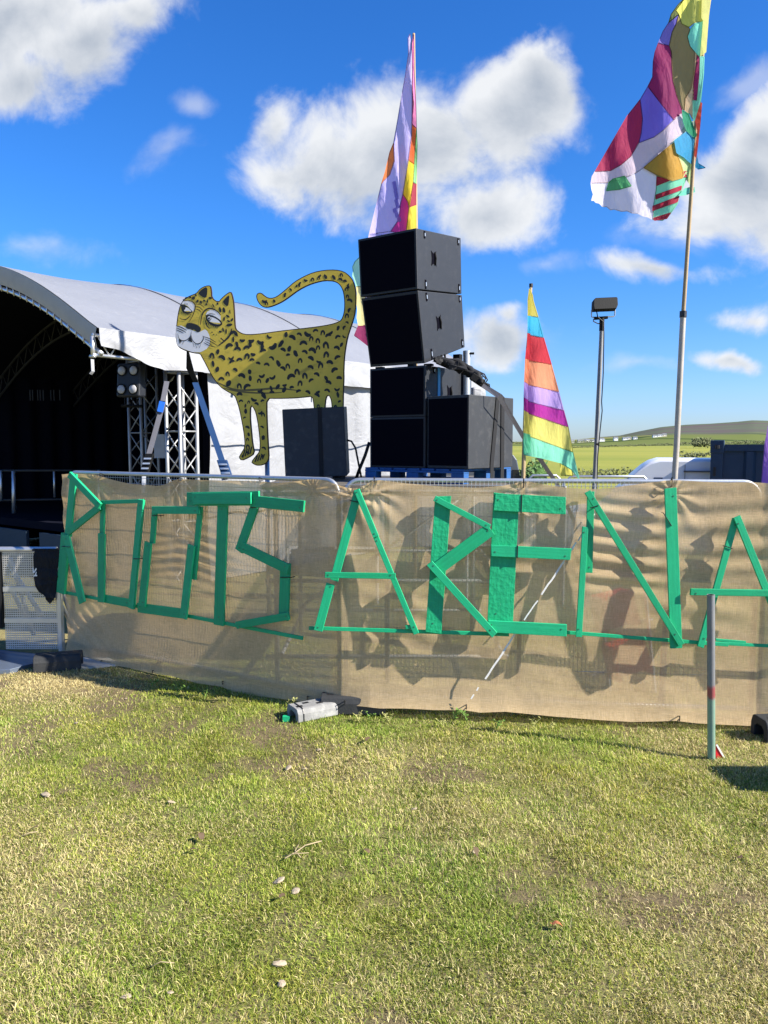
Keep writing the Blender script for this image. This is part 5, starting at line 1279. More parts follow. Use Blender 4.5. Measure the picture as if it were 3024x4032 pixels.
# --- rainbow banner
Y3 = 6.47
b3 = at(2061, 1900, Y3); fl3 = thing('rainbow_banner', 'small pointed rainbow striped banner on a bamboo pole tied to the fence', 'flag', (b3.x, b3.y, 0))
MB().tube([(b3.x-.02, b3.y, 0), at(2060, 1880, Y3), at(2070, 1560, Y3+.02), at(2091, 1122, Y3+.02)], [.020, .018, .015, .011], 8).build('pole', m_bamboo, fl3, smooth=True)
MB().tube([at(2091, 1131, Y3+.02), at(2091, 1117, Y3+.02)], .016, 8).build('pole_cap', m_tie, fl3)
def fold3(x, z):
    u = x-b3.x
    return .30*u+.035*math.sin(u*16+z*1.3)+.018*math.sin(u*31-z*4)+.012*math.sin(z*13+u*5)
FP3 = [([(480,95),(512,160),(520,220),(570,385),(466,372),(465,210)], (190,180,70)), ([(466,372),(570,385),(625,595),(490,570),(465,550)], (45,180,225)),
 ([(465,550),(490,570),(625,595),(705,870),(475,830),(440,812)], (215,45,60)), ([(440,812),(475,830),(705,870),(780,1150),(470,1080),(430,1050)], (240,150,105)),
 ([(430,1050),(470,1080),(780,1150),(830,1340),(470,1250),(425,1210)], (195,160,235)), ([(425,1210),(470,1250),(830,1340),(877,1512),(475,1375),(425,1340)], (190,40,160)),
 ([(425,1340),(475,1375),(877,1512),(925,1770),(490,1610),(418,1570)], (230,220,105)), ([(418,1570),(490,1610),(925,1770),(955,1900),(990,2045),(910,1950),(800,1880),(600,1830),(440,1800),(418,1790)], (130,230,190))]
for pts, c in FP3: flag_patch('stripe', f3, pts, Y3, fold3, fc(*c), fl3, step=12)
flag_patch('stripe', f3, [(795,1885),(800,1870),(915,1955),(925,2015),(860,2005),(805,2010)], Y3, fold3, fc(225, 215, 85), fl3, step=14, front=-.02)
hem = [((465,210),(490,120),(497,240),(492,375),(466,370), (190,180,70)), ((466,372),(495,375),(490,555),(465,548), (45,180,225)), ((465,550),(490,556),(478,825),(442,812), (215,45,60)), ((440,812),(475,825),(468,1070),(432,1048), (240,150,105)), ((430,1050),(468,1075),(466,1230),(426,1210), (195,160,235)), ((426,1212),(468,1235),(470,1365),(425,1340), (190,40,160)), ((425,1342),(472,1368),(482,1590),(420,1572), (230,220,105)), ((420,1572),(490,1590),(492,1770),(425,1788), (110,215,170))]
for h in hem: flag_patch('pole_sleeve', f3, h[:-1], Y3, lambda x, z: fold3(x, z)*.3, fc(*h[-1]), fl3, step=14, front=.028)
# --- purple flag at the right edge
Y4 = 7.4
b4 = at(3330, 1900, Y4); fl4 = thing('purple_flag', 'purple flag edge at the right border of the picture', 'flag', (b4.x, b4.y, 0))
MB().tube([(b4.x, b4.y, 0), at(3330, 900, Y4)], .02, 8).build('pole', m_bamboo, fl4, smooth=True)
flag_patch('patch', lambda x, y: (x, y), [(3012,1745),(3060,1500),(3200,1180),(3330,920),(3330,1940),(3150,1930),(2998,1905)], Y4, lambda x, z: .05*math.sin(x*12+z*2), fc(135, 90, 190), fl4, step=24)

# ================================================================== FLOODLIGHT
YF = 10.8
fb = at(2341, 1900, YF); fd = thing('floodlight_mast', 'black floodlight facing away on a thin metal mast with hanging cable', 'floodlight', (fb.x-.05, fb.y, 0))
ftop = at(2371, 1258, YF)
MB().tube([(fb.x-.09, fb.y, 0), (fb.x, fb.y, fb.z), ftop], [.032, .031, .029], 10).build('mast', m_scaff, fd, smooth='auto')
hc = at(*c4(610, 335), YF); tiltf = R(-8)
hx, hz = Vector((math.cos(tiltf), .12, -math.sin(tiltf)*.35)).normalized(), None
hz = Vector((0, .35, 1)).normalized(); hyv = hx.cross(hz).normalized()
hb = MB(); W2, H2, D2 = .172, .088, .09
P8 = [hc-hx*W2-hz*H2*.95, hc+hx*W2*.86-hz*H2*.9, hc+hx*W2-hz*H2*.3, hc+hx*W2*1.02+hz*H2*.9, hc+hx*W2*.92+hz*H2*1.05, hc-hx*W2*.8+hz*H2, hc-hx*W2*.98+hz*H2*.72, hc-hx*W2*1.04-hz*H2*.3]
hb.prism(P8, hyv*D2); house = hb.build('housing', m_blackmetal, fd, bevel=.008)
for k in range(7):
    x = -.12+.04*k; MB().box(hc+hx*x-hyv*.012, hx*.006, hyv*.014, hz*H2*.7).build('cooling_fin', m_blackmetal, house)
yk = [hc-hx*.165-hz*.0, hc-hx*.165-hz*.155, hc+hx*.15-hz*.155, hc+hx*.165-hz*.0]
MB().tube([at(*c4(533, 355), YF), at(*c4(533, 402), YF), at(*c4(545, 404), YF), at(*c4(672, 400), YF), at(*c4(682, 392), YF), at(*c4(684, 330), YF)], .009, 6).build('yoke', m_galv, fd, smooth='auto')
MB().tube([at(*c4(550, 412), YF), at(*c4(636, 405), YF)], .022, 6).build('bracket', m_blackmetal, fd); MB().tube([at(*c4(600, 405), YF), at(*c4(598, 490), YF)], [.035, .036], 8).build('clamp', m_blackmetal, fd)
MB().tube([at(*c4(x, y), YF-.05) for x, y in ((560, 340), (572, 400), (612, 435), (612, 520), (608, 760), (600, 900), (597, 940), (601, 1000), (585, 1150), (572, 1300), (568, 1440), (562, 1700))], .008, 5).build('cable', m_tie, fd, smooth=True)
MB().tube([at(*c4(545, 415), YF-.04), at(*c4(545, 430), YF-.04), at(*c4(575, 445), YF-.04), at(*c4(600, 440), YF-.04)], .008, 5).build('cable_loop', m_tie, fd)
MB().tube([at(*c4(556, 1212), YF), at(*c4(578, 1213), YF)], .035, 8).build('tape_band', m_tie, fd)

# ================================================================== VEHICLES, CONTAINER
m_van = pmat('white_van_paint', (.72, .73, .75), .28, 0, .03, 2, 0, spec=.6)
m_glass = pmat('dark_glass', (.012, .014, .017), .08, 0, .05, 2, 0, spec=.8)
m_tyre = pmat('tyre_rubber', (.015, .015, .016), .85)
m_greypaint = pmat('grey_car_paint', (.09, .10, .115), .28, .2, .03, 2, 0, spec=.6)
def van(label, name, x0, Y, zroof, length, mat, cat, prof):
    """side profile (x forward to the left, z) extruded across its width with a narrower roof"""
    t_ = thing(name, label, cat, (x0+length/2, Y+.9, 0))
    wd = 1.9; n = len(prof); mb = MB(); rings = []
    for k, (yy_, inset_) in enumerate(((0, .10), (.04, .02), (.12, 0), (wd-.12, 0), (wd-.04, .02), (wd, .10))):
        r = []
        for (x, z) in prof:
            kz = max(0, (z-1.1)/(zroof-1.1)); cx = x0+x
            r.append(Vector((cx, Y+yy_+(.16*kz if yy_ < wd/2 else -.16*kz), z-inset_*.35*(1 if z > zroof*.9 else 0))))
        rings.append(r)
    for r in rings: mb.v += r
    for i in range(len(rings)-1):
        for j in range(n): a, b_ = i*n+j, i*n+(j+1) % n; mb.f.append((a, b_, b_+n, a+n))
    mb.f.append(tuple(range(n))); mb.f.append(tuple((len(rings)-1)*n+k for k in range(n))[::-1])
    mb.build('body', mat, t_, smooth='auto', bevel=.02)
    for x in (.85, length-1.0):
        for y in (-.02, wd-.2):
            w_ = MB().tube([(x0+x, Y+y, .33), (x0+x, Y+y+.22, .33)], .33, 20).build('wheel', m_tyre, t_, smooth='auto')
            MB().tube([(x0+x, Y+y-.006, .33), (x0+x, Y+y+.01, .33)], .2, 14).build('rim', m_alu, w_, smooth='auto')
    return t_
vx = at(2392, 1880, 14).x; zr = z_at(1806, 14)
prof = [(-1.0, .35), (-1.02, .75), (-.9, 1.0), (-.15, 1.15), (.42, 1.74), (.60, 1.91), (.74, zr-.05), (.90, zr), (4.35, zr), (4.5, zr-.08), (4.55, .9), (4.52, .35)]
vn = van('white panel van parked behind the fence, only its roof showing', 'white_van', vx, 14.0, zr, 4.6, m_van, 'van', prof)
vn.location = (vx, 14.0, 0)
for ch in vn.children_recursive: ch.data.transform(Matrix.Translation((2.3, .9, 0))) if ch.parent == vn or True else None
MB().hexa([(vx+.62, 13.985, 1.25), (vx+.95, 13.985, 1.25), (vx+.95, 13.99, 1.25), (vx+.62, 13.99, 1.25), (vx+.80, 14.07, 1.72), (vx+.95, 14.07, 1.72), (vx+.95, 14.09, 1.72), (vx+.80, 14.09, 1.72)]).build('side_window', m_glass, vn)
MB().prism([(vx-.02, 14.18, 1.19), (vx+.38, 14.28, 1.68), (vx+.38, 15.6, 1.68), (vx-.02, 15.7, 1.19)], (-.02, 0, .02)).build('windscreen', m_glass, vn)
MB().box((vx+1.32, 14.06, 1.62), (.004, 0, 0), (0, .012, .0), (0, .03, .33)).build('door_seam', m_tie, vn)
MB().box((vx+2.8, 14.10, zr-.22), (1.5, 0, 0), (0, .02, 0), (0, 0, .012)).build('roof_gutter', m_strapgrey, vn)
vn.rotation_euler = (0, 0, R(-17))
gx_ = at(1962, 1850, 12.6).x; zg = z_at(1786, 12.6)
prof = [(-.9, .35), (-.95, .8), (-.2, 1.0), (.15, 1.5), (.35, zg-.03), (.6, zg), (0, zg)]
gc_ = thing('grey_van', 'dark grey van nose behind the speakers, beside the leafy bush', 'van', (gx_-.6, 13.4, 0))
gp = [(at(2062, 1890, 12.6).x, .4), (at(2060, 1885, 12.6).x, 1.55), (at(2049, 1850, 12.6).x, 1.80), (at(2036, 1800, 12.6).x, 2.06), (at(2022, 1791, 12.6).x, zg-.02), (at(1990, 1788, 12.6).x, zg), (at(1700, 1788, 12.6).x, zg), (at(1690, 1800, 12.6).x, .4)]
MB().prism([(x, 12.6, z) for x, z in gp], (0, 1.8, 0)).build('body', m_greypaint, gc_, bevel=.05)
MB().prism([(at(2052, 1885, 12.58).x, 12.59, 1.72), (at(2043, 1838, 12.58).x, 12.59, 1.90), (at(2020, 1838, 12.58).x, 12.59, 1.90), (at(2018, 1885, 12.58).x, 12.59, 1.72)], (0, .02, 0)).build('side_window', m_glass, gc_)
for x in (at(1990, 1880, 12.6).x, at(1750, 1880, 12.6).x): 
    w_ = MB().tube([(x, 12.58, .33), (x, 12.8, .33)], .33, 18).build('wheel', m_tyre, gc_, smooth='auto'); MB().tube([(x, 12.57, .33), (x, 12.6, .33)], .2, 12).build('rim', m_alu, w_)
m_cont = pmat('dark_blue_steel', (.010, .032, .075), .45, .1, .2, 3, .1, 30)
xc0 = at(2798, 1800, 13).x; zc0 = z_at(1745, 13); ctn = thing('shipping_container', 'dark blue steel container cut off by the right edge of the picture', 'container', (xc0, 13, 0))
MB().abox(xc0+.03, xc0+3.0, 13.06, 15.3, .08, zc0-.04).build('body', m_cont, ctn)
for x in (xc0, xc0+2.9): MB().abox(x, x+.19, 13.0, 13.16, 0, zc0-.0).build('corner_post', m_cont, ctn, bevel=.01)
for x in (xc0-.01, xc0+2.89):
    cst = MB().abox(x, x+.215, 12.99, 13.17, zc0-.17, zc0+.05).build('corner_casting', m_cont, ctn, bevel=.012)
    MB().tube([(x+.11, 12.986, zc0-.09), (x+.11, 12.986, zc0-.03)], .04, 10).build('casting_hole', m_tie, cst)
MB().abox(xc0+.21, xc0+2.88, 13.0, 13.1, zc0-.13, zc0-.02).build('top_rail', m_cont, ctn)
for k in range(6): MB().hexa([(xc0+.50+k*.40+a, y, z) for z in (.1, zc0-.14) for a, y in ((0, 13.065), (.20, 13.065), (.15, 13.0), (.05, 13.0))]).build('corrugation', m_cont, ctn)
MB().abox(xc0+.05, xc0+.09, 12.985, 13.0, zc0-.55, zc0-.4).build('hinge', m_tie, ctn)
ctn.rotation_euler = (0, 0, R(-25))
# a long white tent and crates beyond the platform, read through the cloth
m_red = pmat('red_plastic', (.75, .075, .06), .5, 0, .12, 6, 0)
def red_crate(c, ax, az, w, h, d_, label):
    t_ = thing('red_crate', label, 'crate', tuple(c), 'red slatted crates behind the burlap')
    ax, az = Vector(ax).normalized(), Vector(az).normalized(); ay = ax.cross(az).normalized()
    for k in range(5): MB().box(c+ax*(-w/2+w*(k+.5)/5), ax*w*.088, ay*.012, az*h/2).build('slat', m_red, t_)
    for k in (-.46, 0, .46): MB().box(c+az*h*k+ay*.015, ax*w/2, ay*.012, az*.025).build('rail', m_red, t_)
    for k in (-.5, .5): MB().box(c+ax*w*k+ay*d_/2, ax*.015, ay*d_/2, az*h/2).build('side', m_red, t_)
    return t_
for cc_, ang, lb in ((c7(1290, 1105), -12, 'upper red slatted crate dimly seen through the burlap under the N'), (c7(1375, 1450), -14, 'lower red slatted crate dimly seen through the burlap below the N')):
    a_ = R(-ang); red_crate(at(*cc_, 6.72), (math.cos(a_), .15, math.sin(a_)), (-math.sin(a_), .1, math.cos(a_)), .29, .30, .22, lb)
cf = thing('crate_stand', 'dim metal stand holding the red crates behind the burlap', 'stand', tuple(on_ground(2440, 2700)))
mb = MB(); A1_, A2_ = at(2350, 2340, 7.05), at(2560, 2720, 7.05)
for p in (at(2360, 2320, 7.05), at(2540, 2330, 7.05)): mb.tube([p, (p.x+.12, p.y, 0)], .018, 6)
for y_ in (2480, 2660): mb.tube([at(2330, y_, 7.08), at(2570, y_+(-40 if y_ < 2600 else -60), 7.08)], .015, 6)
mb.build('frame', m_galv, cf)
# low white marquee standing behind the fence, glimpsed through the weave
wm = thing('white_marquee_wall', 'white marquee side glimpsed through the burlap behind the platform', 'marquee', (.6, 11.2, 0))
mb = MB(); sheet([[(-1.4+4.0*i/40, 11.0+.04*math.sin(i*.9), z) for i in range(41)] for z in (1.70, 1.3, .85)], mb); mb.build('wall', m_pvc, wm, smooth=True)
for x in (-1.4, -.1, 1.2, 2.6): MB().tube([(x, 11.05, 0), (x, 11.05, 1.72)], .03, 6).build('post', m_alu, wm)

# ================================================================== FRONT OBJECTS
m_post, t = new_mat('painted_galvanised_post')
co = t.add('ShaderNodeTexCoord').outputs['Object']; zz = t.add('ShaderNodeSeparateXYZ', {0: co}).outputs[2]
zz = t.math('ADD', zz, t.math('MULTIPLY', t.math('SUBTRACT', t.noise(co, 18, 4, .6), .5), .06))
gcol = t.mix(t.noise(t.mapping(co, scale=(1, 1, .25)), 22, 6, .65), lin(.10, .105, .11), lin(.25, .26, .27))
gcol = t.mix(t.math('MULTIPLY', t.math('MULTIPLY', t.smooth(zz, .44, .47), t.smooth(zz, .56, .53)), .8), gcol, lin(.30, .045, .045))
gcol = t.mix(t.math('MULTIPLY', t.smooth(zz, .47, .44), .85), gcol, t.mix(t.noise(co, 12, 4, .6), lin(.14, .28, .20), lin(.24, .36, .28)))
out(t, t.add('ShaderNodeBsdfPrincipled', {'Base Color': gcol, 'Metallic': .25, 'Roughness': .5}).outputs[0])
gp0 = on_ground(2803, 2983); Yp = gp0.y; zt_ = z_at(2342, Yp)
pst = thing('metal_post', 'short upright metal pipe with a green painted foot standing in the grass', 'post', (gp0.x, gp0.y, 0))
tx = at(2799, 2342, Yp).x
rp = 15.2/FPX*Yp*1.0
MB().tube([(gp0.x, gp0.y, -.1), (tx, gp0.y, zt_)], rp, 18, False).build('pipe', m_post, pst, smooth='auto')
MB().tube([(tx, gp0.y, zt_), (tx, gp0.y, zt_-.12)], rp-.005, 18, False).build('pipe_bore', m_blackmetal, pst, smooth='auto')
mb = MB(); k0 = len(mb.v)
for r_ in (rp, rp-.006):
    for k in range(18): a = 2*math.pi*k/18; mb.v.append(Vector((tx+r_*math.cos(a), gp0.y+r_*math.sin(a), zt_+.0015)))
for k in range(18): mb.f.append((k, (k+1) % 18, 18+(k+1) % 18, 18+k))
mb.build('cut_end', m_alu, pst)
m_pennant = pmat('red_vinyl', (.62, .02, .03), .45, 0, .1, 5, 0)
q = [on_plane(*crop(2650, 2300, .3617)(x, y), Vector((0, Yp+.015, 0)), Vector((0, 1, 0))) for x, y in ((466, 1735), (472, 1745), (578, 1925), (500, 1935), (466, 1935))]
rp_ = MB().prism(q, (.0, .006, 0)); tag(rp_.build('red_marker', m_pennant), 'small red triangular marker behind the foot of the metal post', 'marker')
MB().ribbon([q[1]+Vector((0, -.003, 0)), q[2]+Vector((0, -.003, 0))], .012, .004, (1, 0, .6)).build('white_edging', m_white, bpy.data.objects['red_marker'])
# fence feet
def fence_foot(base, ang, L, w, h, mat, label, name='ballast_block', strap=False):
    t_ = thing(name, label, 'fence foot', (base.x, base.y, 0), 'moulded feet of the mesh fence')
    u = Vector((math.cos(ang), math.sin(ang), 0)); v = Vector((-u.y, u.x, 0))
    sec = [(-w/2, 0), (-w/2*.97, h*.62), (-w/2*.80, h*.94), (-w/2*.62, h), (w/2*.62, h), (w/2*.80, h*.94), (w/2*.97, h*.62), (w/2, 0)]
    inner = [(w/2*.55, 0), (w/2*.50, h*.50), (w/2*.25, h*.62), (-w/2*.25, h*.62), (-w/2*.50, h*.50), (-w/2*.55, 0)]
    ring = sec+inner
    front = [base-u*L/2+v*a+Vector((0, 0, b_)) for a, b_ in ring]
    mb = MB().prism(front, u*L); mb.build('block', mat, t_, bevel=.008)
    for k in (-.36, -.14, .14, .36):
        c = base+u*(L*k)+v*(w*.12 if k in (-.14, .36) else -w*.12)+Vector((0, 0, h+.0015))
        MB().box(c, u*.028, v*.016, (0, 0, .001)).build('slot', m_tie, t_)
    if strap: MB().ribbon([base-u*L*.36+v*a*1.02+Vector((0, 0, b_*1.01+.003)) for a, b_ in sec], .008, .004, u).build('band', m_tie, t_)
    return t_
g0, g1_ = on_ground(1150, 2842), on_ground(1322, 2812)
u_ = (g1_-g0); ang = math.atan2(u_.y, u_.x)
cfoot = (on_ground(1186, 2846)+on_ground(1322, 2818))/2
dirv = (on_ground(1322, 2818)-on_ground(1186, 2846)); ang = math.atan2(dirv.y, dirv.x); Lf = dirv.length
vv_ = Vector((-math.sin(ang), math.cos(ang), 0))
fence_foot(cfoot+vv_*.12, ang, Lf+.05, .235, .108, m_greyrubber, 'weathered grey fence foot block at the corner of the burlap', strap=True)
g2 = MB().box(on_ground(1128, 2838)+Vector((0, 0, .02)), (.03, 0, 0), (0, .02, 0), (0, 0, .022)).build('green_offcut', m_green[1]); tag(g2, 'small bright green offcut lying under the end of the grey block', 'wood offcut')
k_ = on_ground(1390, 2822); fence_foot(Vector((k_.x+.0, k_.y+.16, 0)), -.03, .56, .235, .15, m_rubber, 'black fence foot in shadow behind the grey block')
a_, b_ = on_ground(128, 2652), on_ground(292, 2640); dv = b_-a_; ang = math.atan2(dv.y, dv.x)
fence_foot((a_+b_)/2+Vector((0, .13, 0)), ang, dv.length+.06, .25, .16, m_rubber, 'black fence foot under the left end of the burlap', strap=False)
k_ = Vector((3.27, 5.95, 0)); fence_foot(k_, .1, .6, .235, .17, m_rubber, 'black fence foot at the right edge of the picture')
# unseen bin shape, added off frame only to cast a shadow into view
m_bin = pmat('dark_green_plastic', (.03, .06, .04), .5)
bn_ = thing('shadow_caster_bin', 'bin shape added beyond the right edge to cast a shadow on the grass', 'bin', (3.63, 5.05, 0))
MB().hexa([(3.41, 4.70, 0), (3.85, 4.70, 0), (3.85, 5.0, 0), (3.41, 5.0, 0), (3.37, 4.66, .72), (3.9, 4.66, .72), (3.9, 5.03, .72), (3.37, 5.03, .72)]).build('body', m_bin, bn_, bevel=.03)
MB().hexa([(3.35, 4.63, .722), (3.92, 4.63, .722), (3.92, 5.05, .722), (3.35, 5.05, .722), (3.4, 4.68, .79), (3.88, 4.68, .79), (3.88, 5.01, .79), (3.4, 5.01, .79)]).build('lid', m_bin, bn_, bevel=.02)
for y in (4.72, 4.98): MB().tube([(3.87, y-.02, .08), (3.87, y+.02, .08)], .08, 12).build('wheel', m_tyre, bn_)

# ================================================================== LITTER IN THE GRASS, WEEDS
m_stone = pmat('pale_stone', (.36, .29, .20), .85, 0, .2, 30, .3, 90)
m_leaf = pmat('dead_leaf', (.10, .065, .035), .8, 0, .3, 20, 0)
m_twig = pmat('dry_twig', (.30, .24, .14), .8, 0, .2, 20, 0)
m_orange = pmat('orange_leaf', (.36, .12, .05), .7, 0, .2, 20, 0)
cA_ = crop(0, 2600, .9042); cB_ = crop(1500, 2700, .9186)
def stone(p, r, label, mat=m_stone, name='stone', cat='stone', grp='pale stones lying in the grass'):
    bm = bmesh.new(); bmesh.ops.create_icosphere(bm, subdivisions=2, radius=1)
    sx_, sy_, sz_ = r*random.uniform(.8, 1.5), r*random.uniform(.7, 1.1), r*random.uniform(.25, .42)
    for v in bm.verts:
        n = random.uniform(.8, 1.15); v.co = Vector((v.co.x*sx_*n, v.co.y*sy_*n, v.co.z*sz_*n))
    me = bpy.data.meshes.new(name); bm.to_mesh(me); bm.free(); o = link(name, me, mat)
    o.location = (p.x, p.y, float(ground_z(np.array([p.x]), np.array([p.y]))[0])+sz_*.55+.012); o.rotation_euler = (random.uniform(-.3, .3), random.uniform(-.3, .3), random.uniform(0, 6))
    tag(o, label, cat, grp); return o
for (x, y), r, lb in ((cA_(1388, 386), .022, 'pale stone below the grey fence foot'), (cA_(1255, 466), .034, 'flat pale stone in the upper middle of the grass'), (cA_(1325, 467), .018, 'small pale stone just right of the flat one'), (cA_(1008, 490), .018, 'small white stone left of the flat stone'),
                     (cA_(200, 590), .036, 'broad flat pale stone at the left side of the lawn'), (cA_(748, 606), .020, 'pale stone near the tuft of straw'), (cA_(1215, 962), .028, 'flat white stone in the middle foreground'), (cA_(1286, 1006), .026, 'rounded white stone just below the flat white one'),
                     (cA_(1215, 1308), .024, 'brown tinged stone in the lower middle grass'), (cA_(1225, 1392), .022, 'pale stone lowest in the middle of the grass'), (cA_(548, 165), .016, 'pale stone near the shadow of the left fence panel'), (cA_(330, 275), .016, 'small stone at the edge of the straw patch'),
                     (cA_(172, 347), .018, 'stone with a dark underside at the upper left'), (cB_(142, 533), .020, 'pale stone left of the bare patches on the right'), (cA_(548, 1468), .020, 'grey stone low on the left'), (cA_(742, 1447), .017, 'stone low and left of the middle'), (cB_(400, 715), .014, 'tiny white chip right of the centre')):
    stone(on_ground(x, y), r, lb)
def dead_leaf(p, r, label, mat=m_leaf):
    a = random.uniform(0, 6); mb = MB(); z = float(ground_z(np.array([p.x]), np.array([p.y]))[0])+.02
    L_, R_ = [], []
    for i in range(6):
        k = i/5; w = math.sin(math.pi*(k*.9+.05))*.55; x = (k-.5)*2*r; zz = z+.5*r*math.sin(k*2.5)+.02*random.random()
        L_.append(Vector((p.x+x*math.cos(a)-w*r*math.sin(a), p.y+x*math.sin(a)+w*r*math.cos(a), zz+.3*r*w))); R_.append(Vector((p.x+x*math.cos(a)+w*r*math.sin(a), p.y+x*math.sin(a)-w*r*math.cos(a), zz)))
    mb.v = L_+R_; mb.f = [(i, i+1, 6+i+1, 6+i) for i in range(5)]
    return tag(mb.build('dead_leaf', mat, smooth=True), label, 'leaf', 'dead leaves on the grass')
for (x, y), r, lb in ((cA_(877, 785), .034, 'dark curled leaf standing in the middle of the lawn'), (cA_(848, 842), .028, 'dark curled leaf just below the standing one'), (cA_(1600, 365), .035, 'dark leaf below the black fence foot'), (cA_(1540, 440), .026, 'small dark leaf right of the upper stones'), (cA_(1228, 1048), .024, 'brown leaf under the white stones'),
                     (cA_(1597, 835), .028, 'dark leaf at the right of the twig'), (cA_(515, 510), .022, 'dark leaf at the left of the bare patch'), (cA_(155, 740), .022, 'dark bent leaf at the far left'), (cB_(1540, 743), .020, 'dark leaf in the dry grass at far right'), (cB_(408, 728), .028, 'dark leaf behind the tiny white chip')):
    dead_leaf(on_ground(x, y), r, lb)
dead_leaf(on_ground(*cB_(752, 1045)), .03, 'orange-brown leaf in the right foreground grass', m_orange)
def twig(pts, r, label):
    q = [on_ground(*cA_(x, y)) for x, y in pts]
    for i, p in enumerate(q): p.z = float(ground_z(np.array([p.x]), np.array([p.y]))[0])+.026+.012*(i % 2)
    tag(MB().tube(q, r*.6, 5).build('twig', m_twig, smooth=True), label, 'twig', 'dry twigs on the grass')
twig([(1400, 800), (1330, 828), (1290, 845), (1240, 880)], .006, 'longest dry twig lying over the bare patch'); twig([(1300, 815), (1285, 850), (1310, 870)], .005, 'short forked twig across the long one'); twig([(1230, 860), (1290, 862), (1345, 850)], .004, 'thin dry twig under the long one')
twig([(95, 772), (130, 765), (165, 752)], .006, 'dry twig at the left side of the lawn'); twig([(655, 1345), (700, 1335), (760, 1332)], .004, 'thin bent twig in the lower middle of the lawn')
# weeds along the fence foot
m_weed = [pmat('weed_leaf', (.13, .24, .04), .6, 0, .3, 20, 0), pmat('weed_pale', (.36, .36, .12), .7, 0, .3, 20, 0)]
def weed(sx_, sy_, h, label, pale=0, lean=0.0):
    p = on_ground(sx_, sy_); t_ = thing('weed', label, 'plant', (p.x, p.y, 0), 'weeds growing along the fence foot')
    st_, lf = MB(), MB()
    for k in range(random.randint(2, 4)):
        a = random.uniform(0, 6.28); q = [p+Vector((0, 0, 0)), p+Vector((.02*math.cos(a)+lean*.3, .02*math.sin(a), h*.5)), p+Vector((.05*math.cos(a)+lean, .03*math.sin(a), h*random.uniform(.75, 1)))]
        st_.tube(q, [.003, .0025, .0015], 4)
        for i in range(9):
            s = random.uniform(.15, 1); c = q[0].lerp(q[1], s*2) if s < .5 else q[1].lerp(q[2], s*2-1); b2_ = random.uniform(0, 6.28); r = random.uniform(.014, .03)
            d_ = Vector((math.cos(b2_), math.sin(b2_), random.uniform(-.2, .7)))*r; e_ = Vector((-math.sin(b2_), math.cos(b2_), .2))*r*.35
            n0 = len(lf.v); lf.v += [c, c+d_*.5+e_, c+d_, c+d_*.5-e_]; lf.f.append((n0, n0+1, n0+2, n0+3))
    st_.build('stem', m_weed[pale], t_); lf.build('leaves', m_weed[pale], t_, fix=False)
for sx_, sy_, h, lb, pl, ln_ in ((1140, 2790, .10, 'thin tall weed above the grey block', 1, .02), (1160, 2790, .07, 'short weed beside the thin one over the grey block', 0, .04), (1412, 2840, .09, 'pale weed in front of the black fence foot', 1, 0), (1455, 2838, .09, 'leafy weed right of the black fence foot', 0, .02), (1528, 2842, .08, 'yellow-green weed below the burlap hem', 1, 0),
                               (1790, 2835, .12, 'tall weed below the middle of the burlap', 0, .02), (1840, 2845, .13, 'broad weed under the E hem tie', 0, -.02), (1955, 2870, .09, 'weed with bent leaves below the E', 0, .03), (1745, 2860, .06, 'low weed among pale leaves below the R', 1, 0), (2100, 2862, .07, 'thin weed in the hem shadow below the N', 1, .03), (2165, 2872, .07, 'dry weed in the hem shadow right of the thin one', 1, -.02), (700, 2735, .10, 'weed at the hem below the T', 0, .02), (805, 2755, .09, 'weed at the hem below the S', 0, 0), (600, 2700, .06, 'low weed at the hem below the second O', 0, 0)):
    weed(sx_, sy_, h, lb, pl, ln_)

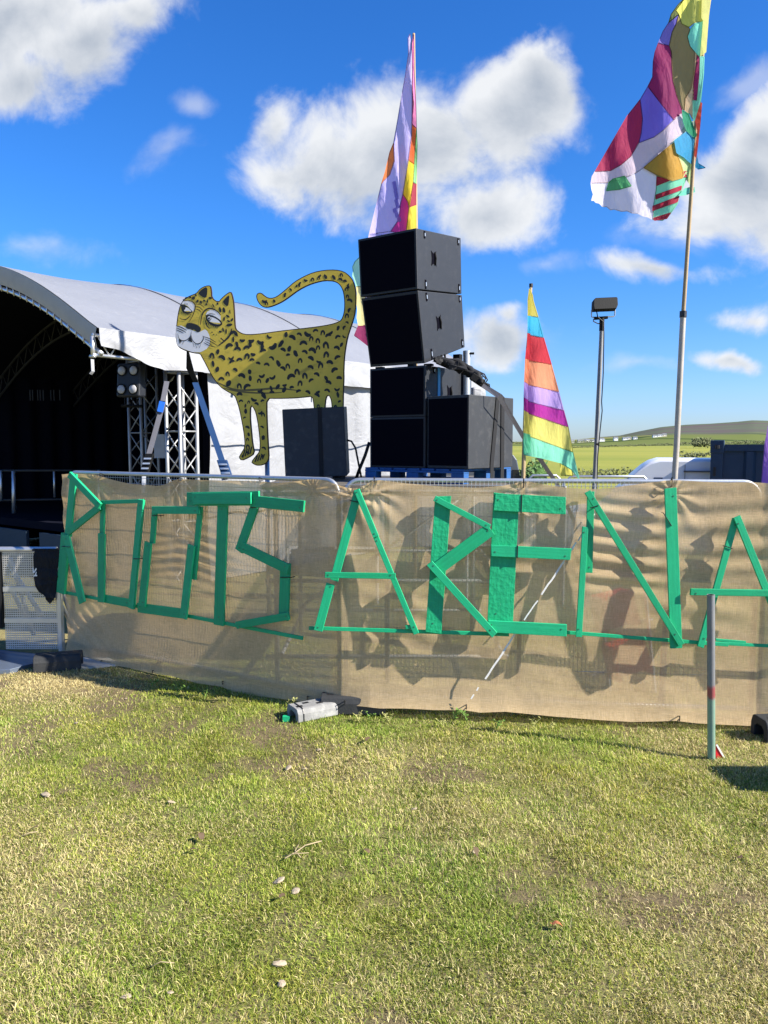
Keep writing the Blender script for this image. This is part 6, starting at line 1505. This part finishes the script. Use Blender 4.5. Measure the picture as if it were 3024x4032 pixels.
# ================================================================== GRASS
def make_grass(n, seed):
    rg = np.random.default_rng(seed)
    # more, finer blades close to the camera; even cover on the ground
    y = rg.uniform(2.45, 8.9, n*2); keep = rg.random(n*2) < np.clip((4.2/y)**1.1, 0, 1); y = y[keep][:n]; n = len(y)
    u_ = rg.random(n)*2-1; x = np.where(rg.random(n) < .86, u_*(y*.53+.3), u_*(y*.53+2.2))
    x = np.where(rg.random(n) < .06, rg.uniform(-5.5, 5.5, n), x)
    # clumping
    cl = fbm(x*9, y*9, 3, 77); dry = dry_map(x, y); bare = bare_map(x, y)
    ok = (rg.random(n) < np.clip(.30+1.5*(cl-.32), .12, 1)) & (rg.random(n) > bare*.8)
    # nothing on the metal plate or the paths
    plate = (y > 7.85) & (x < -2.95)
    ok &= ~plate
    x, y, dry, cl = x[ok], y[ok], dry[ok], cl[ok]; n = len(x)
    z = ground_z(x, y)
    tall = fbm(x*1.3, y*1.3, 3, 99)
    shade_ = np.exp(-((y-6.6)/.5)**2)
    isdry = rg.random(n) < np.clip(dry*1.1+.05+ (rg.random(n)-.5)*.2, 0, 1)
    L = (.014+.027*rg.random(n)**1.6)*(.65+.8*tall) + np.where(isdry, .010*rg.random(n), 0)
    stray = rg.random(n) < .02; L = np.where(stray, L+.035*rg.random(n), L)
    az = np.where(rg.random(n) < .82, rg.uniform(0, 2*np.pi, n), 6.28*fbm(x*1.7, y*1.7, 2, 31)*2+rg.normal(0, .5, n)); trod = fbm(x*.9+5, y*.9, 3, 55); lean = np.clip(rg.normal(1.08, .38, n)+.14*isdry+.9*(trod-.5), .1, 1.57)
    w = (.0009+.0009*rg.random(n))*(1+.10*(y-3))
    dx, dy = np.cos(az), np.sin(az); px, py = -dy, dx
    c1_, s1_ = np.cos(lean*.55), np.sin(lean*.55); c2_, s2_ = np.cos(lean), np.sin(lean)
    m = np.stack([x+dx*L*.5*s1_, y+dy*L*.5*s1_, z+L*.5*c1_], -1)
    tip = m+np.stack([dx*L*.5*s2_, dy*L*.5*s2_, L*.5*np.maximum(c2_, -.05)], -1)
    b_ = np.stack([x, y, z-.004], -1); side = np.stack([px, py, rg.normal(0, .5, n)], -1)*w[:, None]
    V = np.stack([b_-side, b_+side, m-side*.85, m+side*.85, tip], 1).reshape(-1, 3)
    k = np.arange(n)[:, None]*5
    F = np.concatenate([k+np.array([[0, 1, 3]]), k+np.array([[0, 3, 2]]), k+np.array([[2, 3, 4]])], 1).reshape(-1, 3)
    r = rg.random(n)[:, None]; r2 = rg.random(n)[:, None]
    gA, gB, gC = np.array([.13, .20, .02]), np.array([.36, .43, .055]), np.array([.52, .50, .13])
    green = gA*(1-r)+gB*r; green = np.where(r2 > .72, gC*(.7+.5*r), green)*(.62+.72*fbm(x*3.1+2, y*3.1, 3, 123))[:, None]*np.stack([.85+.3*fbm(x*1.9, y*1.9, 2, 130), np.ones(n), np.ones(n)], -1)
    straw = np.array([.48, .40, .17])*(1-r)+np.array([.74, .64, .34])*r; straw = np.where(r2 > .85, np.array([.20, .14, .07]), straw)
    col = np.where(isdry[:, None], straw, green)
    me = bpy.data.meshes.new('grass'); nv, nf = len(V), len(F)
    me.vertices.add(nv); me.vertices.foreach_set('co', V.astype(np.float32).reshape(-1))
    me.loops.add(nf*3); me.loops.foreach_set('vertex_index', F.astype(np.int32).reshape(-1))
    me.polygons.add(nf); me.polygons.foreach_set('loop_start', (np.arange(nf)*3).astype(np.int32)); me.polygons.foreach_set('loop_total', np.full(nf, 3, np.int32))
    me.update(calc_edges=True)
    ca = me.color_attributes.new('tint', 'FLOAT_COLOR', 'POINT')
    ca.data.foreach_set('color', np.concatenate([np.repeat(col, 5, 0), np.ones((nv, 1))], 1).astype(np.float32).reshape(-1))
    return me
m_grass, t = new_mat('grass_blades')
ta = t.add('ShaderNodeAttribute', attribute_name='tint').outputs['Color']
df = t.add('ShaderNodeBsdfPrincipled', {'Base Color': ta, 'Roughness': .55, 'Specular IOR Level': .25})
tr = t.add('ShaderNodeBsdfTranslucent', {'Color': ta})
out(t, t.add('ShaderNodeMixShader', {0: .35, 1: df.outputs[0], 2: tr.outputs[0]}).outputs[0])
gme = make_grass(1000000, 5); gme.materials.append(m_grass)
go = link('grass', gme, None, kind='stuff'); go['label'] = 'short worn festival grass, part green, part straw'
